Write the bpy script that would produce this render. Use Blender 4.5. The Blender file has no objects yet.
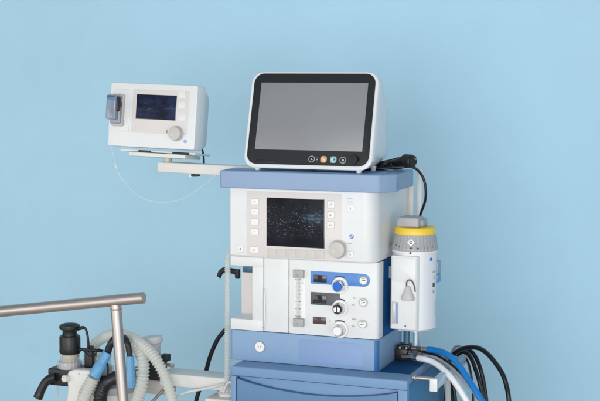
import bpy, bmesh, math, random
from mathutils import Vector, Matrix
random.seed(7)
sc = bpy.context.scene
COL = sc.collection
R = math.radians

# ------------------------------------------------------------------ camera
YAW, PIT, ROL, FPX = R(20.1447), R(5.3145), R(0.2096), 1291.386
CAM = Vector((1.30928, -3.04821, 1.27474))
Fw = Vector((-math.sin(YAW)*math.cos(PIT), math.cos(YAW)*math.cos(PIT), -math.sin(PIT)))
Rt = Vector((math.cos(YAW), math.sin(YAW), 0)); Up = Rt.cross(Fw)
Rt, Up = Rt*math.cos(ROL)+Up*math.sin(ROL), Up*math.cos(ROL)-Rt*math.sin(ROL)
cam = bpy.data.objects.new('camera', bpy.data.cameras.new('camera')); COL.objects.link(cam)
cam.matrix_world = Matrix(((Rt.x, Up.x, -Fw.x, CAM.x), (Rt.y, Up.y, -Fw.y, CAM.y), (Rt.z, Up.z, -Fw.z, CAM.z), (0, 0, 0, 1)))
cam.data.sensor_width = 36; cam.data.lens = 36*FPX/600
cam.data.clip_end = 100
sc.camera = cam

def ray(px, py): return Fw*FPX + Rt*(px-300) + Up*(200.5-py)
def U(px, py, Y):                      # survey helper: point of the photo on the plane y = Y
    d = ray(px, py); return CAM + d*((Y-CAM.y)/d.y)
def UX(px, py, X):
    d = ray(px, py); return CAM + d*((X-CAM.x)/d.x)
def UZ(px, py, Z):
    d = ray(px, py); return CAM + d*((Z-CAM.z)/d.z)
def UL(px, py, M, yl=0):               # on the local plane y = yl of a frame M
    I = M.inverted(); c = I @ CAM; d = I.to_3x3() @ ray(px, py)
    return c + d*((yl-c.y)/d.y)
def fr(a, b, c, d, Y, M=None):         # rectangle on a front panel -> x0,x1,z0,z1
    f = (lambda x, y: U(x, y, Y)) if M is None else (lambda x, y: UL(x, y, M, Y))
    mx, my = (a+c)/2, (b+d)/2
    return f(a, my).x, f(c, my).x, f(mx, d).z, f(mx, b).z

# ------------------------------------------------------------------ materials
def S(r, g, b):
    f = lambda c: c/12.92 if c <= .04045 else ((c+.055)/1.055)**2.4
    return (f(r/255), f(g/255), f(b/255), 1)
MATS = {}
def mat(name, rgb, rough=.4, metal=0, var=.05, scale=30, bump=0, bscale=400, coat=0, alpha=1, trans=0, emit=None, stretch=None):
    m = bpy.data.materials.new(name); m.use_nodes = True; nt = m.node_tree; N = nt.nodes; L = nt.links
    p = N['Principled BSDF']
    tc = N.new('ShaderNodeTexCoord'); mp = N.new('ShaderNodeMapping'); L.new(tc.outputs['Object'], mp.inputs[0])
    if stretch: mp.inputs['Scale'].default_value = stretch
    n = N.new('ShaderNodeTexNoise'); n.inputs['Scale'].default_value = scale; n.inputs['Detail'].default_value = 6
    L.new(mp.outputs[0], n.inputs['Vector'])
    mx = N.new('ShaderNodeMix'); mx.data_type = 'RGBA'
    c = rgb if len(rgb) == 4 else (*rgb, 1)
    mx.inputs['A'].default_value = tuple(max(0, v*(1-var)) for v in c[:3])+(1,)
    mx.inputs['B'].default_value = tuple(min(1, v*(1+var)) for v in c[:3])+(1,)
    L.new(n.outputs['Fac'], mx.inputs['Factor']); L.new(mx.outputs['Result'], p.inputs['Base Color'])
    mr = N.new('ShaderNodeMapRange'); mr.inputs['To Min'].default_value = max(0, rough-.06); mr.inputs['To Max'].default_value = rough+.06
    L.new(n.outputs['Fac'], mr.inputs['Value']); L.new(mr.outputs[0], p.inputs['Roughness'])
    if name in ('white_plastic', 'arm_white', 'blue_paint', 'blue_shelf', 'blue_cabinet', 'blue_drawer', 'vapor_white', 'steel', 'bezel', 'grey_screen', 'wall_paint'):
        n2 = N.new('ShaderNodeTexNoise'); n2.inputs['Scale'].default_value = 9 if name != 'wall_paint' else 2.2; n2.inputs['Detail'].default_value = 8; n2.inputs['Roughness'].default_value = .7; n2.inputs['Distortion'].default_value = .8
        L.new(tc.outputs['Object'], n2.inputs['Vector'])
        cr2 = N.new('ShaderNodeMapRange'); cr2.inputs['From Min'].default_value = .35; cr2.inputs['From Max'].default_value = .7; cr2.inputs['To Min'].default_value = .965; cr2.inputs['To Max'].default_value = 1.02
        L.new(n2.outputs['Fac'], cr2.inputs['Value'])
        hs = N.new('ShaderNodeHueSaturation'); L.new(mx.outputs['Result'], hs.inputs['Color']); L.new(cr2.outputs[0], hs.inputs['Value']); L.new(hs.outputs[0], p.inputs['Base Color'])
        ad_ = N.new('ShaderNodeMath'); ad_.operation = 'MULTIPLY_ADD'; ad_.inputs[1].default_value = .16; L.new(n2.outputs['Fac'], ad_.inputs[0]); sb_ = N.new('ShaderNodeMath'); sb_.operation = 'SUBTRACT'; sb_.inputs[1].default_value = .08
        L.new(mr.outputs[0], sb_.inputs[0]); L.new(sb_.outputs[0], ad_.inputs[2]); L.new(ad_.outputs[0], p.inputs['Roughness'])
    p.inputs['Metallic'].default_value = metal
    p.inputs['Coat Weight'].default_value = coat; p.inputs['Coat Roughness'].default_value = .08
    p.inputs['Alpha'].default_value = alpha; p.inputs['Transmission Weight'].default_value = trans
    if bump:
        nb = N.new('ShaderNodeTexNoise'); nb.inputs['Scale'].default_value = bscale; nb.inputs['Detail'].default_value = 3
        L.new(mp.outputs[0], nb.inputs['Vector'])
        b = N.new('ShaderNodeBump'); b.inputs['Strength'].default_value = bump; b.inputs['Distance'].default_value = .001
        L.new(nb.outputs['Fac'], b.inputs['Height']); L.new(b.outputs[0], p.inputs['Normal'])
    if emit:
        p.inputs['Emission Color'].default_value = (*emit[:3], 1); p.inputs['Emission Strength'].default_value = emit[3]
    MATS[name] = m; return m

mat('white_plastic', S(225, 227, 227), .38, var=.012, bump=.06, bscale=900)
mat('warm_panel', S(217, 212, 209), .42, var=.015)
mat('key_grey', S(203, 198, 194), .45, var=.02)
mat('key_white', S(236, 235, 233), .4, var=.01)
mat('knob_grey', S(196, 191, 188), .4, var=.02)
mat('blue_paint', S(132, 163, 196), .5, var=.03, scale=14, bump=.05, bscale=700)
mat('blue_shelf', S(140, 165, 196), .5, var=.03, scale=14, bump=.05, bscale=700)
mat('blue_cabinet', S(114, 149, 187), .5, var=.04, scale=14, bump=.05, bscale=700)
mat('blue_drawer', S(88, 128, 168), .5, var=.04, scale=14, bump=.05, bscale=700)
mat('blue_side_shade', S(48, 118, 166), .42, var=.05, scale=10)
mat('blue_trim', S(48, 106, 162), .45)
mat('blue_top_shade', S(6, 68, 116), .6, var=.05)
mat('blue_deep', S(92, 132, 176), .35, var=.04, scale=14)
mat('blue_light', S(132, 160, 200), .5, var=.02)
mat('blue_painted_shade', S(2, 84, 142), .55, var=.05)  # recess blue with its shade put into the colour
mat('blue_label', S(84, 136, 206), .35, var=.02)
mat('blue_bright', S(8, 104, 205), .25, coat=.4)
mat('hose_blue', S(14, 122, 200), .35, var=.05)
mat('hose_white', S(240, 241, 243), .35, var=.02)
mat('hose_grey', S(168, 168, 166), .35, var=.05)
mat('hose_black', S(22, 24, 27), .33, var=.2)
mat('black_plastic', S(27, 28, 31), .42, var=.15)
mat('black_gloss', S(12, 12, 14), .12, coat=.5)
mat('bezel', S(38, 41, 44), .5, var=.03)
mat('dark_slot', S(22, 22, 24), .5)
mat('seam', S(92, 92, 94), .7)
mat('grey_screen', S(136, 138, 141), .36, var=.05, scale=2)  # room reflection on the switched-off glass, put into grey tone and mottling
mat('dark_label', S(84, 86, 92), .4)
mat('led_dark', S(36, 37, 42), .25, coat=.3)
mat('led_red', S(84, 62, 60), .25, coat=.3)
mat('digit_off', S(52, 54, 60), .5)
mat('red', S(200, 70, 50), .4)
mat('green', S(110, 190, 120), .5)
mat('orange', S(214, 166, 112), .4)
mat('cyan', S(142, 188, 194), .4)
mat('icon_dark', S(70, 72, 76), .5)
mat('icon_light', S(178, 178, 182), .5)
mat('print_grey', S(150, 150, 152), .6)
mat('print_light', S(190, 186, 184), .6)
mat('logo_blue', S(60, 125, 196), .5)
mat('chrome', (.78, .78, .79, 1), .14, metal=1, var=.05)
mat('steel', (.56, .51, .48, 1), .44, metal=1, var=.10, scale=40, stretch=(1, 1, 12))
mat('brass_steel', (.72, .66, .56, 1), .25, metal=1, var=.12, scale=80)
mat('brass', (.62, .50, .32, 1), .3, metal=1)
mat('yellow', S(247, 208, 62), .4, var=.03)
mat('dial_grey', S(168, 168, 168), .42, var=.03)
mat('lever_grey', S(172, 171, 172), .4)
mat('bell_grey', S(190, 190, 191), .4)
mat('vapor_white', S(226, 229, 233), .33, var=.012, coat=.2)
mat('tab_grey', S(140, 160, 178), .35)
mat('tab_blue', S(88, 144, 196), .35)
mat('teal_glass', S(52, 98, 124), .2, coat=.4)
mat('pale_metal', S(188, 206, 214), .3, metal=.3)
mat('arm_white', S(224, 223, 219), .42, var=.02)
mat('connector_blue', S(104, 166, 210), .38, var=.04)
mat('beige', S(196, 176, 140), .5, var=.2, scale=90)
mat('bottle_white', S(214, 210, 212), .45, var=.04)
mat('cable_teal', S(20, 52, 58), .4)
mat('sample_clear', S(226, 232, 234), .25, alpha=.36, coat=.4)
mat('clear_plastic', S(226, 228, 226), .12, alpha=.34, coat=.6)
mat('trap_glass', S(150, 160, 178), .12, alpha=.7, coat=.6)
mat('meter_glass', S(240, 242, 242), .12, alpha=.35, coat=.6)

for k_ in ('blue_painted_shade', 'blue_top_shade', 'bezel'): MATS[k_].node_tree.nodes['Principled BSDF'].inputs['Specular IOR Level'].default_value = .22
def hose_mat(name, rgb, tr):
    m = bpy.data.materials.new(name); m.use_nodes = True; N = m.node_tree.nodes; L = m.node_tree.links
    p = N['Principled BSDF']; p.inputs['Base Color'].default_value = rgb; p.inputs['Roughness'].default_value = .28
    n = N.new('ShaderNodeTexNoise'); n.inputs['Scale'].default_value = 40
    mr = N.new('ShaderNodeMapRange'); mr.inputs['To Min'].default_value = .2; mr.inputs['To Max'].default_value = .4
    L.new(n.outputs['Fac'], mr.inputs['Value']); L.new(mr.outputs[0], p.inputs['Roughness'])
    t = N.new('ShaderNodeBsdfTranslucent'); t.inputs[0].default_value = rgb
    x = N.new('ShaderNodeBsdfTransparent')
    a = N.new('ShaderNodeMixShader'); a.inputs[0].default_value = .3
    b = N.new('ShaderNodeMixShader'); b.inputs[0].default_value = tr
    L.new(p.outputs[0], a.inputs[1]); L.new(t.outputs[0], a.inputs[2]); L.new(a.outputs[0], b.inputs[1]); L.new(x.outputs[0], b.inputs[2])
    L.new(b.outputs[0], N['Material Output'].inputs[0]); MATS[name] = m
hose_mat('hose_clear', S(241, 242, 236), .14)
hose_mat('hose_clearer', S(240, 244, 242), .34)

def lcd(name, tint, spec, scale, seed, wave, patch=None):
    """a dark screen face under clear gloss, with a mottled pattern painted as glow"""
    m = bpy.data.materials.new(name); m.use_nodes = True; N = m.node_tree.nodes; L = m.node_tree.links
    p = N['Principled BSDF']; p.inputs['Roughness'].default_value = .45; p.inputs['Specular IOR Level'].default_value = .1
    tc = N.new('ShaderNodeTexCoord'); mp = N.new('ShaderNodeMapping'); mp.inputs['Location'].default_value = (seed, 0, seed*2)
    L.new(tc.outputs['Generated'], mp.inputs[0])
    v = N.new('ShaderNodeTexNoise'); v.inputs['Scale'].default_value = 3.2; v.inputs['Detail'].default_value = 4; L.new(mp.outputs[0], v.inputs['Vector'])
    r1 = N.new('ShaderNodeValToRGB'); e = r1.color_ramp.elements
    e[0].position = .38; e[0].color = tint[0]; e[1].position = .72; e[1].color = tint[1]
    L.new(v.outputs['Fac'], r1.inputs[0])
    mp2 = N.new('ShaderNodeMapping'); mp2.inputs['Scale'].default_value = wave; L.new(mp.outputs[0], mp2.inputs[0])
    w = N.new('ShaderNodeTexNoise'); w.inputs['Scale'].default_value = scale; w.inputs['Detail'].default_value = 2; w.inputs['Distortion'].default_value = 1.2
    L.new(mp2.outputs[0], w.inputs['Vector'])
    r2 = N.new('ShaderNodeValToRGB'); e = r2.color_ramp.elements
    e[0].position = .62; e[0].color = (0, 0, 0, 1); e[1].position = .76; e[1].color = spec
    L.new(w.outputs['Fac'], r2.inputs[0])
    # the painted specks are brighter in a band across the middle of the display
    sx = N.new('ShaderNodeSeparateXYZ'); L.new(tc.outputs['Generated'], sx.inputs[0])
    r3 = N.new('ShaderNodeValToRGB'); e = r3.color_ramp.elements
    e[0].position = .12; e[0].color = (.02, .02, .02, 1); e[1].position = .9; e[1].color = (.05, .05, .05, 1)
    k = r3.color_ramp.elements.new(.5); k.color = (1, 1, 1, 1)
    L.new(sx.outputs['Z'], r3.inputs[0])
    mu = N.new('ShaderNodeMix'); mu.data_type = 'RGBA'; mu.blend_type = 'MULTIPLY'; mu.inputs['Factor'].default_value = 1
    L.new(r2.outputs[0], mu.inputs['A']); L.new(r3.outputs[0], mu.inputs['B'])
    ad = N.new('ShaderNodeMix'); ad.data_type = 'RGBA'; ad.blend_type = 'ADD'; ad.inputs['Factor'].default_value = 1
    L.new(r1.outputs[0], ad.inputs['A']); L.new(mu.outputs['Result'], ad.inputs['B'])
    if patch:  # blue blotch: a painted reflection on the glass
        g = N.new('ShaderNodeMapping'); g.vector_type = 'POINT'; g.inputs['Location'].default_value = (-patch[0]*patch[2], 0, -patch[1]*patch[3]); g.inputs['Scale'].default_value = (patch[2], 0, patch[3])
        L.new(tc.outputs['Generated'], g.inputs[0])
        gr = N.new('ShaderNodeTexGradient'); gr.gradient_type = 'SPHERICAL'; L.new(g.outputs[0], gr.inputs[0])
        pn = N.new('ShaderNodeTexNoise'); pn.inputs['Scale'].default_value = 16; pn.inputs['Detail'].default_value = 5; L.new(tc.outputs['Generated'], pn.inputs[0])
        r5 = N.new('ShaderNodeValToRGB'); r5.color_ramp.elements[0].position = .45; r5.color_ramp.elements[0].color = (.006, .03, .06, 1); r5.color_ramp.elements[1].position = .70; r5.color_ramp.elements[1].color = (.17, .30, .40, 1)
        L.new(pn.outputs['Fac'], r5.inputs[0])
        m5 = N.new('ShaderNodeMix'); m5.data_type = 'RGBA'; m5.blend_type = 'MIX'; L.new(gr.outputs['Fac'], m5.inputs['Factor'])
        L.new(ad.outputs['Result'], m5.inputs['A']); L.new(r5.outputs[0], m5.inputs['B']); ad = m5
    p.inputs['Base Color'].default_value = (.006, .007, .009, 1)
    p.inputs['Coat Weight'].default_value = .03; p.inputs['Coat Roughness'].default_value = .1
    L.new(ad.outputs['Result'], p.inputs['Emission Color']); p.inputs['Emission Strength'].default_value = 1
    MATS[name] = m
lcd('lcd_control_reflections', (S(4, 5, 9), S(24, 28, 38)), S(176, 192, 202), 24, 3.1, (1.1, 1, 1.4), (.84, .62, 3.6, 7.5))  # control screen: reflections of the room painted as specks and a blue patch
lcd('lcd_gas', (S(10, 14, 34), S(34, 46, 84)), S(92, 112, 150), 9, 1.7, (.8, 1, 2.6))

# wall paint: eggshell with roller texture
m = mat('wall_paint', S(181, 224, 246), .6, var=.018, scale=1.1, bump=.18, bscale=160)
mat('floor_vinyl', S(206, 190, 176), .45, var=.08, scale=4)

# ------------------------------------------------------------------ mesh building
I4 = Matrix.Identity(4)
class MB:
    def __init__(s): s.bm = bmesh.new(); s.mats = []
    def _mi(s, m):
        if m not in s.mats: s.mats.append(m)
        return s.mats.index(m)
    def merge(s, t, m, M=None):
        bmesh.ops.recalc_face_normals(t, faces=t.faces)
        if M is not None: bmesh.ops.transform(t, matrix=M, verts=t.verts)
        i = s._mi(m)
        for f in t.faces: f.material_index = i; f.smooth = True
        me = bpy.data.meshes.new('t'); t.to_mesh(me); t.free(); s.bm.from_mesh(me); bpy.data.meshes.remove(me)
        return s
    def box(s, x0, x1, y0, y1, z0, z1, m, bev=.0012, seg=2, M=None):
        t = bmesh.new(); bmesh.ops.create_cube(t, size=1)
        for v in t.verts:
            v.co = Vector(((x0+x1)/2+v.co.x*(x1-x0), (y0+y1)/2+v.co.y*(y1-y0), (z0+z1)/2+v.co.z*(z1-z0)))
        b = min(bev, abs(x1-x0)*.45, abs(y1-y0)*.45, abs(z1-z0)*.45)
        if b > 0: bmesh.ops.bevel(t, geom=t.edges[:], offset=b, segments=seg, profile=.5, affect='EDGES')
        return s.merge(t, m, M)
    def prism(s, out, a0, a1, m, plane='xz', bev=.001, seg=2, M=None, caps='both'):
        t = bmesh.new()
        put = {'xz': lambda u, v, a: (u, a, v), 'xy': lambda u, v, a: (u, v, a), 'yz': lambda u, v, a: (a, u, v)}[plane]
        A = [t.verts.new(put(u, v, a0)) for u, v in out]; B = [t.verts.new(put(u, v, a1)) for u, v in out]
        fa = t.faces.new(A); fb = t.faces.new(B[::-1]); n = len(out)
        for i in range(n): t.faces.new((A[i], B[i], B[(i+1) % n], A[(i+1) % n]))
        bmesh.ops.recalc_face_normals(t, faces=t.faces)
        if bev > 0:
            ed = set(fa.edges) | (set(fb.edges) if caps == 'both' else set())
            bmesh.ops.bevel(t, geom=list(ed), offset=bev, segments=seg, profile=.5, affect='EDGES', clamp_overlap=True)
        return s.merge(t, m, M)
    def lathe(s, prof, m, M=None, n=32, ribs=0, ramp=0):
        t = bmesh.new(); rings = []
        for k, (r, z) in enumerate(prof):
            if r <= 1e-6: rings.append([t.verts.new((0, 0, z))]); continue
            ring = []
            for i in range(n):
                a = 2*math.pi*i/n; rr = r
                if ribs and 0 < k < len(prof)-1: rr += ramp*(1 if (i*ribs*2//n) % 2 else -1)
                ring.append(t.verts.new((rr*math.cos(a), rr*math.sin(a), z)))
            rings.append(ring)
        for a, b in zip(rings, rings[1:]):
            for i in range(n):
                j = (i+1) % n
                if len(a) == 1 and len(b) == 1: continue
                if len(a) == 1: t.faces.new((a[0], b[j], b[i]))
                elif len(b) == 1: t.faces.new((a[i], a[j], b[0]))
                else: t.faces.new((a[i], a[j], b[j], b[i]))
        return s.merge(t, m, M)
    def cyl(s, p0, p1, r, m, r1=None, bev=.0006, n=24):
        p0, p1 = Vector(p0), Vector(p1); d = p1-p0; h = d.length; r1 = r if r1 is None else r1
        M = Matrix.Translation(p0) @ d.to_track_quat('Z', 'Y').to_matrix().to_4x4()
        b = min(bev, r*.4, r1*.4, h*.4)
        return s.lathe([(0, 0), (r-b, 0), (r, b), (r1, h-b), (r1-b, h), (0, h)], m, M, n)
    def tube(s, path, r, m, n=12, rf=None, caps=True):
        t = bmesh.new(); P = [Vector(p) for p in path]; rings = []
        T = [(P[min(i+1, len(P)-1)]-P[max(i-1, 0)]).normalized() for i in range(len(P))]
        nv = T[0].orthogonal().normalized(); L = 0
        for i, p in enumerate(P):
            if i: L += (p-P[i-1]).length
            nv = (nv-T[i]*nv.dot(T[i])).normalized(); b = T[i].cross(nv)
            rr = rf(L, i/(len(P)-1)) if rf else r
            rings.append([t.verts.new(p+(nv*math.cos(2*math.pi*k/n)+b*math.sin(2*math.pi*k/n))*rr) for k in range(n)])
        for a, c in zip(rings, rings[1:]):
            for i in range(n): t.faces.new((a[i], a[(i+1) % n], c[(i+1) % n], c[i]))
        if caps: t.faces.new(rings[0][::-1]); t.faces.new(rings[-1])
        return s.merge(t, m)
    def text(s, txt, size, m, M, ext=.0002):
        cu = bpy.data.curves.new('x', 'FONT'); cu.body = txt; cu.size = size; cu.extrude = ext; cu.align_x = 'CENTER'; cu.align_y = 'CENTER'
        o = bpy.data.objects.new('x', cu); COL.objects.link(o)
        dg = bpy.context.evaluated_depsgraph_get(); me = bpy.data.meshes.new_from_object(o.evaluated_get(dg))
        t = bmesh.new(); t.from_mesh(me); bpy.data.objects.remove(o); bpy.data.curves.remove(cu); bpy.data.meshes.remove(me)
        return s.merge(t, m, M)
def rr(x0, x1, z0, z1, r, n=6):
    if not isinstance(r, (list, tuple)): r = [r]*4
    o = []
    for k, (cx, cz) in enumerate(((x1-r[0], z1-r[0]), (x0+r[1], z1-r[1]), (x0+r[2], z0+r[2]), (x1-r[3], z0+r[3]))):
        for i in range(n+1):
            a = R(90*k+90*i/n); o.append((cx+r[k]*math.cos(a), cz+r[k]*math.sin(a)))
    return o
def cr(pts, step=.004):                # smooth curve through points, even spacing
    P = [Vector(p) for p in pts]; P = [2*P[0]-P[1]]+P+[2*P[-1]-P[-2]]; o = []
    for i in range(1, len(P)-2):
        a, b, c, d = P[i-1:i+3]
        for k in range(24):
            t = k/24; o.append(.5*((2*b)+(c-a)*t+(2*a-5*b+4*c-d)*t*t+(3*b-a-3*c+d)*t**3))
    o.append(P[-2]); q = [o[0]]; acc = 0
    for a, b in zip(o, o[1:]):
        s = (b-a).length; 
        if s < 1e-9: continue
        u = step-acc
        while u <= s: q.append(a+(b-a)*(u/s)); u += step
        acc = s-(u-step)
    if (o[-1]-q[-1]).length > step*.3: q.append(o[-1])
    return q
def Tr(x, y, z): return Matrix.Translation((x, y, z))
RXF = Matrix.Rotation(R(90), 4, 'X')   # local Z -> -Y (towards the camera side); text upright on a front panel

def tag(o, label, cat, group=None):
    o['label'] = label; o['category'] = cat
    if group: o['group'] = group
    return o
def thing(name, loc, label, cat, group=None, rot=None):
    o = bpy.data.objects.new(name, None); COL.objects.link(o); o.empty_display_size = .05
    o.matrix_world = Tr(*loc) @ (rot if rot is not None else I4)
    return tag(o, label, cat, group)
WM = {}
def build(name, mb, parent=None, local=False, ang=38, label=None, wn=True):
    me = bpy.data.meshes.new(name); mb.bm.to_mesh(me); mb.bm.free()
    for k in mb.mats: me.materials.append(MATS[k])
    o = bpy.data.objects.new(name, me); COL.objects.link(o)
    if parent is not None:
        root = parent
        while root.parent: root = root.parent
        if not local: me.transform(root.matrix_basis.inverted())
        o.parent = parent
    else:
        vs = [v.co for v in me.vertices]
        c = Vector((sum(v.x for v in vs)/len(vs), sum(v.y for v in vs)/len(vs), min(v.z for v in vs)))
        me.transform(Tr(*-c)); o.location = c
    try: me.set_sharp_from_angle(angle=R(ang))
    except Exception: pass
    if label: o['label'] = label
    return o

# ------------------------------------------------------------------ setting
w = MB(); w.box(-6, 6, 1.05, 1.11, 0, 4.2, 'wall_paint', 0)
o = build('wall', w); o['kind'] = 'structure'
w = MB(); w.box(-6, 6, -6, 1.05, -.05, 0, 'floor_vinyl', 0)
o = build('floor', w); o['kind'] = 'structure'

# ------------------------------------------------------------------ anaesthesia machine
W = .40
am = thing('anaesthesia_machine', (.25, .1, 0), 'tall white and blue anaesthesia machine with dark display, flow knobs and blue drawer cabinet', 'medical machine')
YU = -.03
# control unit ---------------------------------------------------------
xl, _, zb, zt = fr(229.2, 189, 270, 257.4, YU)
xr = W+.0005
ydep = UX(406, 230, xr).y
b = MB()
rc = .035; out = [(xl, ydep), (xl, YU+.004), (xl+.004, YU)]
for i in range(9):
    a = R(-90+90*i/8); out.append((xr-rc+rc*math.cos(a), YU+rc+rc*math.sin(a)))
out += [(xr, ydep)]
b.prism(out, zb, zt+.01, 'white_plastic', 'xy', bev=.007, seg=4)
cu = build('control_unit', b, am)
def panel(name, px, Y, m, r=.004, th=.001, parent=None, M=None, local=False, bev=.0005, y_in=.002):
    x0, x1, z0, z1 = fr(*px, Y, M)
    q = MB(); q.prism(rr(x0, x1, z0, z1, min(r, (x1-x0)*.49, (z1-z0)*.49), 4), Y-th, Y+y_in, m, bev=bev)
    return build(name, q, parent, local)
panel('keypad', (246.5, 192.5, 342, 257.6), YU, 'warm_panel', .003, .0006, cu)
YK = YU-.0006
q = MB(); x0, x1, z0, z1 = fr(266.5, 198.4, 324.6, 247.2, YK)
q.prism(rr(x0, x1, z0, z1, .001, 2), YK-.0006, YK+.001, 'black_gloss', bev=.0003)
dsp = build('display_frame', q, cu)
q = MB(); q.box(x0+.0015, x1-.0015, YK-.0012, YK+.0002, z0+.0015, z1-.0015, 'lcd_control_reflections', .0002)
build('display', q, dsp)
for i in range(6):                                     # soft keys below the display
    a = 267+i*9.65
    x0, x1, z0, z1 = fr(a, 248.6+i*.32, a+9.1, 257+i*.32, YK)
    q = MB(); q.prism(rr(x0, x1, z0, z1, .001, 3), YK-.0012, YK+.001, 'key_grey', bev=.0005); build('soft_key', q, cu)
def key(cx, cy, icon, w_=8.2, h_=6.6, parent=cu, Y=YK, m='key_white'):
    x0, x1, z0, z1 = fr(cx-w_/2, cy-h_/2, cx+w_/2, cy+h_/2, Y)
    q = MB(); q.prism(rr(x0, x1, z0, z1, .003, 4), Y-.001, Y+.001, 'key_grey', bev=.0004)
    q.prism(rr(x0+.0008, x1-.0008, z0+.0008, z1-.0008, .0025, 4), Y-.0014, Y+.001, m, bev=.0004)
    cx, cz = (x0+x1)/2, (z0+z1)/2; y = Y-.0016
    if icon == 'bar': q.box(cx-.004, cx+.004, y, y+.001, cz-.0006, cz+.0006, 'print_light', 0)
    if icon == 'arrow':
        q.box(cx-.004, cx+.004, y, y+.001, cz-.0006, cz+.0006, 'print_grey', 0, M=Tr(cx, 0, cz) @ Matrix.Rotation(R(-40), 4, 'Y') @ Tr(-cx, 0, -cz))
        q.box(cx+.0012, cx+.004, y-.0001, y+.001, cz+.0018, cz+.003, 'print_grey', 0)
    if icon == 'speaker':
        q.prism([(cx-.004, cz-.0012), (cx-.002, cz-.0012), (cx+.0005, cz-.003), (cx+.0005, cz+.003), (cx-.002, cz+.0012), (cx-.004, cz+.0012)], y, y+.001, 'print_grey', bev=0)
        q.box(cx+.002, cx+.003, y, y+.001, cz-.002, cz+.002, 'print_grey', 0)
    if icon == 'bell':
        q.prism([(cx-.003, cz-.002), (cx+.003, cz-.002), (cx+.0018, cz+.001), (cx+.001, cz+.003), (cx-.001, cz+.003), (cx-.0018, cz+.001)], y, y+.001, 'print_grey', bev=0)
    if icon == 'person':
        q.lathe([(0, 0), (.0014, 0), (.0014, .0008), (0, .0008)], 'print_grey', Tr(cx, y+.0006, cz+.0016) @ RXF, 12)
        q.box(cx-.0008, cx+.0008, y, y+.001, cz-.0035, cz+.0006, 'print_grey', 0)
    if icon == 'power':
        q.tube([(cx+.0026*math.cos(R(t)), y, cz+.0026*math.sin(R(t))) for t in range(120, 421, 20)], .0004, 'print_grey', 6)
        q.box(cx-.0004, cx+.0004, y, y+.001, cz, cz+.0036, 'print_grey', 0)
    if icon == 'list':
        q.box(cx-.004, cx-.001, y, y+.001, cz-.002, cz+.002, 'print_light', 0); q.box(cx, cx+.004, y, y+.001, cz-.002, cz-.001, 'print_grey', 0)
    return build('key', q, parent)
for cx, cy, ic in ((254.8, 201.6, 'bar'), (254.8, 211.6, 'bar'), (254.8, 221.8, 'bar'), (254.6, 231.6, 'bar')): key(cx, cy, ic)
key(254.2, 249.8, 'list')
key(331, 204.6, 'arrow', 7.4, 7.4); key(330.8, 215, 'speaker', 7.4, 7.4); key(330.6, 225, 'speaker', 7.4, 7.4)
key(350.6, 208.4, 'person', 7.4, 7.8, Y=YU); key(350, 254.6, 'power', 7, 6.8, Y=YU)
key(240.6, 249, 'bell', 6.4, 6.6, Y=YU)
q = MB()
for (a, c, d, e) in ((347.5, 198.4, 353, 199.2), (347.8, 201.6, 352.6, 202.4), (346.6, 242.8, 348, 244), (349, 242.8, 352.4, 244.2)):
    q = MB(); x0, x1, z0, z1 = fr(a, c, d, e, YU); q.box(x0, x1, YU-.0004, YU+.001, z0, z1, 'print_light', 0); build('printed_legend', q, cu)
def logo(px, py, Y, r, parent, M=None, local=False, name='logo'):
    p = U(px, py, Y) if M is None else UL(px, py, M, Y)
    q = MB(); q.lathe([(0, 0), (r, 0), (r, .0004), (0, .0004)], 'logo_blue', Tr(p.x, Y, p.z) @ RXF, 24)
    q.tube([(p.x+r*.5*math.cos(R(t)), Y-.0004, p.z+r*.42*(math.sin(R(t)))+(r*.2 if t > 270 else -r*.2)) for t in range(60, 481, 20)], r*.13, 'key_white', 6)
    return build(name, q, parent, local)
logo(351.6, 236.4, YU, .0058, cu)
# rotary knob
p = U(338.6, 249, YU)
q = MB()
q.lathe([(.0235, 0), (.0235, .002), (.0205, .0035), (.0205, .0155), (.0195, .0178), (.0165, .0185), (0, .0185)], 'knob_grey', Tr(p.x, YU, p.z) @ RXF, 48)
q.lathe([(0, 0), (.004, .0003), (.0055, 0)], 'key_grey', Tr(p.x-.009, YU-.0187, p.z-.004) @ RXF, 20)
build('control_knob', q, cu)

# top shelf -------------------------------------------------------------
YS = -.05
pA = U(219.2, 170.4, YS); pB = U(219.2, 187.6, YS); zs1 = pA.z; zs0 = pB.z
xs0 = pA.x; xk = U(377.5, 180, YS).x; xs1 = UX(392.5, 182, xk+.036).x
ys1 = UX(414, 180, xs1-.008).y
out = [(xs0, ys1), (xs0, YS+.006), (xs0+.006, YS), (xk-.004, YS), (xk+.002, YS+.0012), (xk+.006, YS+.0045), (xs1-.004, YS+.040), (xs1-.001, YS+.045), (xs1, YS+.05), (xs1, YS+.062), (xs1-.008, YS+.07), (xs1-.008, ys1-.008), (xs1-.016, ys1)]
b = MB(); b.prism(out, zs0, zs1, 'blue_shelf', 'xy', bev=.0028, seg=3)
b.box(xs0+.006, xs1-.03, YS+.02, ys1-.02, zs1-.002, zs1+.0015, 'blue_deep', .0008)
sh = build('top_shelf', b, am)
c = UX(389, 183, xs1-.008)
q = MB(); q.box(xs1-.004, xs1+.0006, YS+.046, YS+.058, zs0+.008, zs1-.01, 'blue_deep', .0004); build('side_catch', q, sh)

# lower front: recess, door and flow panel -------------------------------
z1 = .63036
zt_l = U(240, 258.5, 0).z
def zat(px, py): return U(px, py, 0).z
xa = U(263.6, 300, 0).x; xb = U(288.8, 300, 0).x
nx = U(252.3, 295, 0).x; nz0 = zat(238, 318.6); nz1 = zat(238, 265.6)
yd = UX(241.5, 295, 0).y
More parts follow.
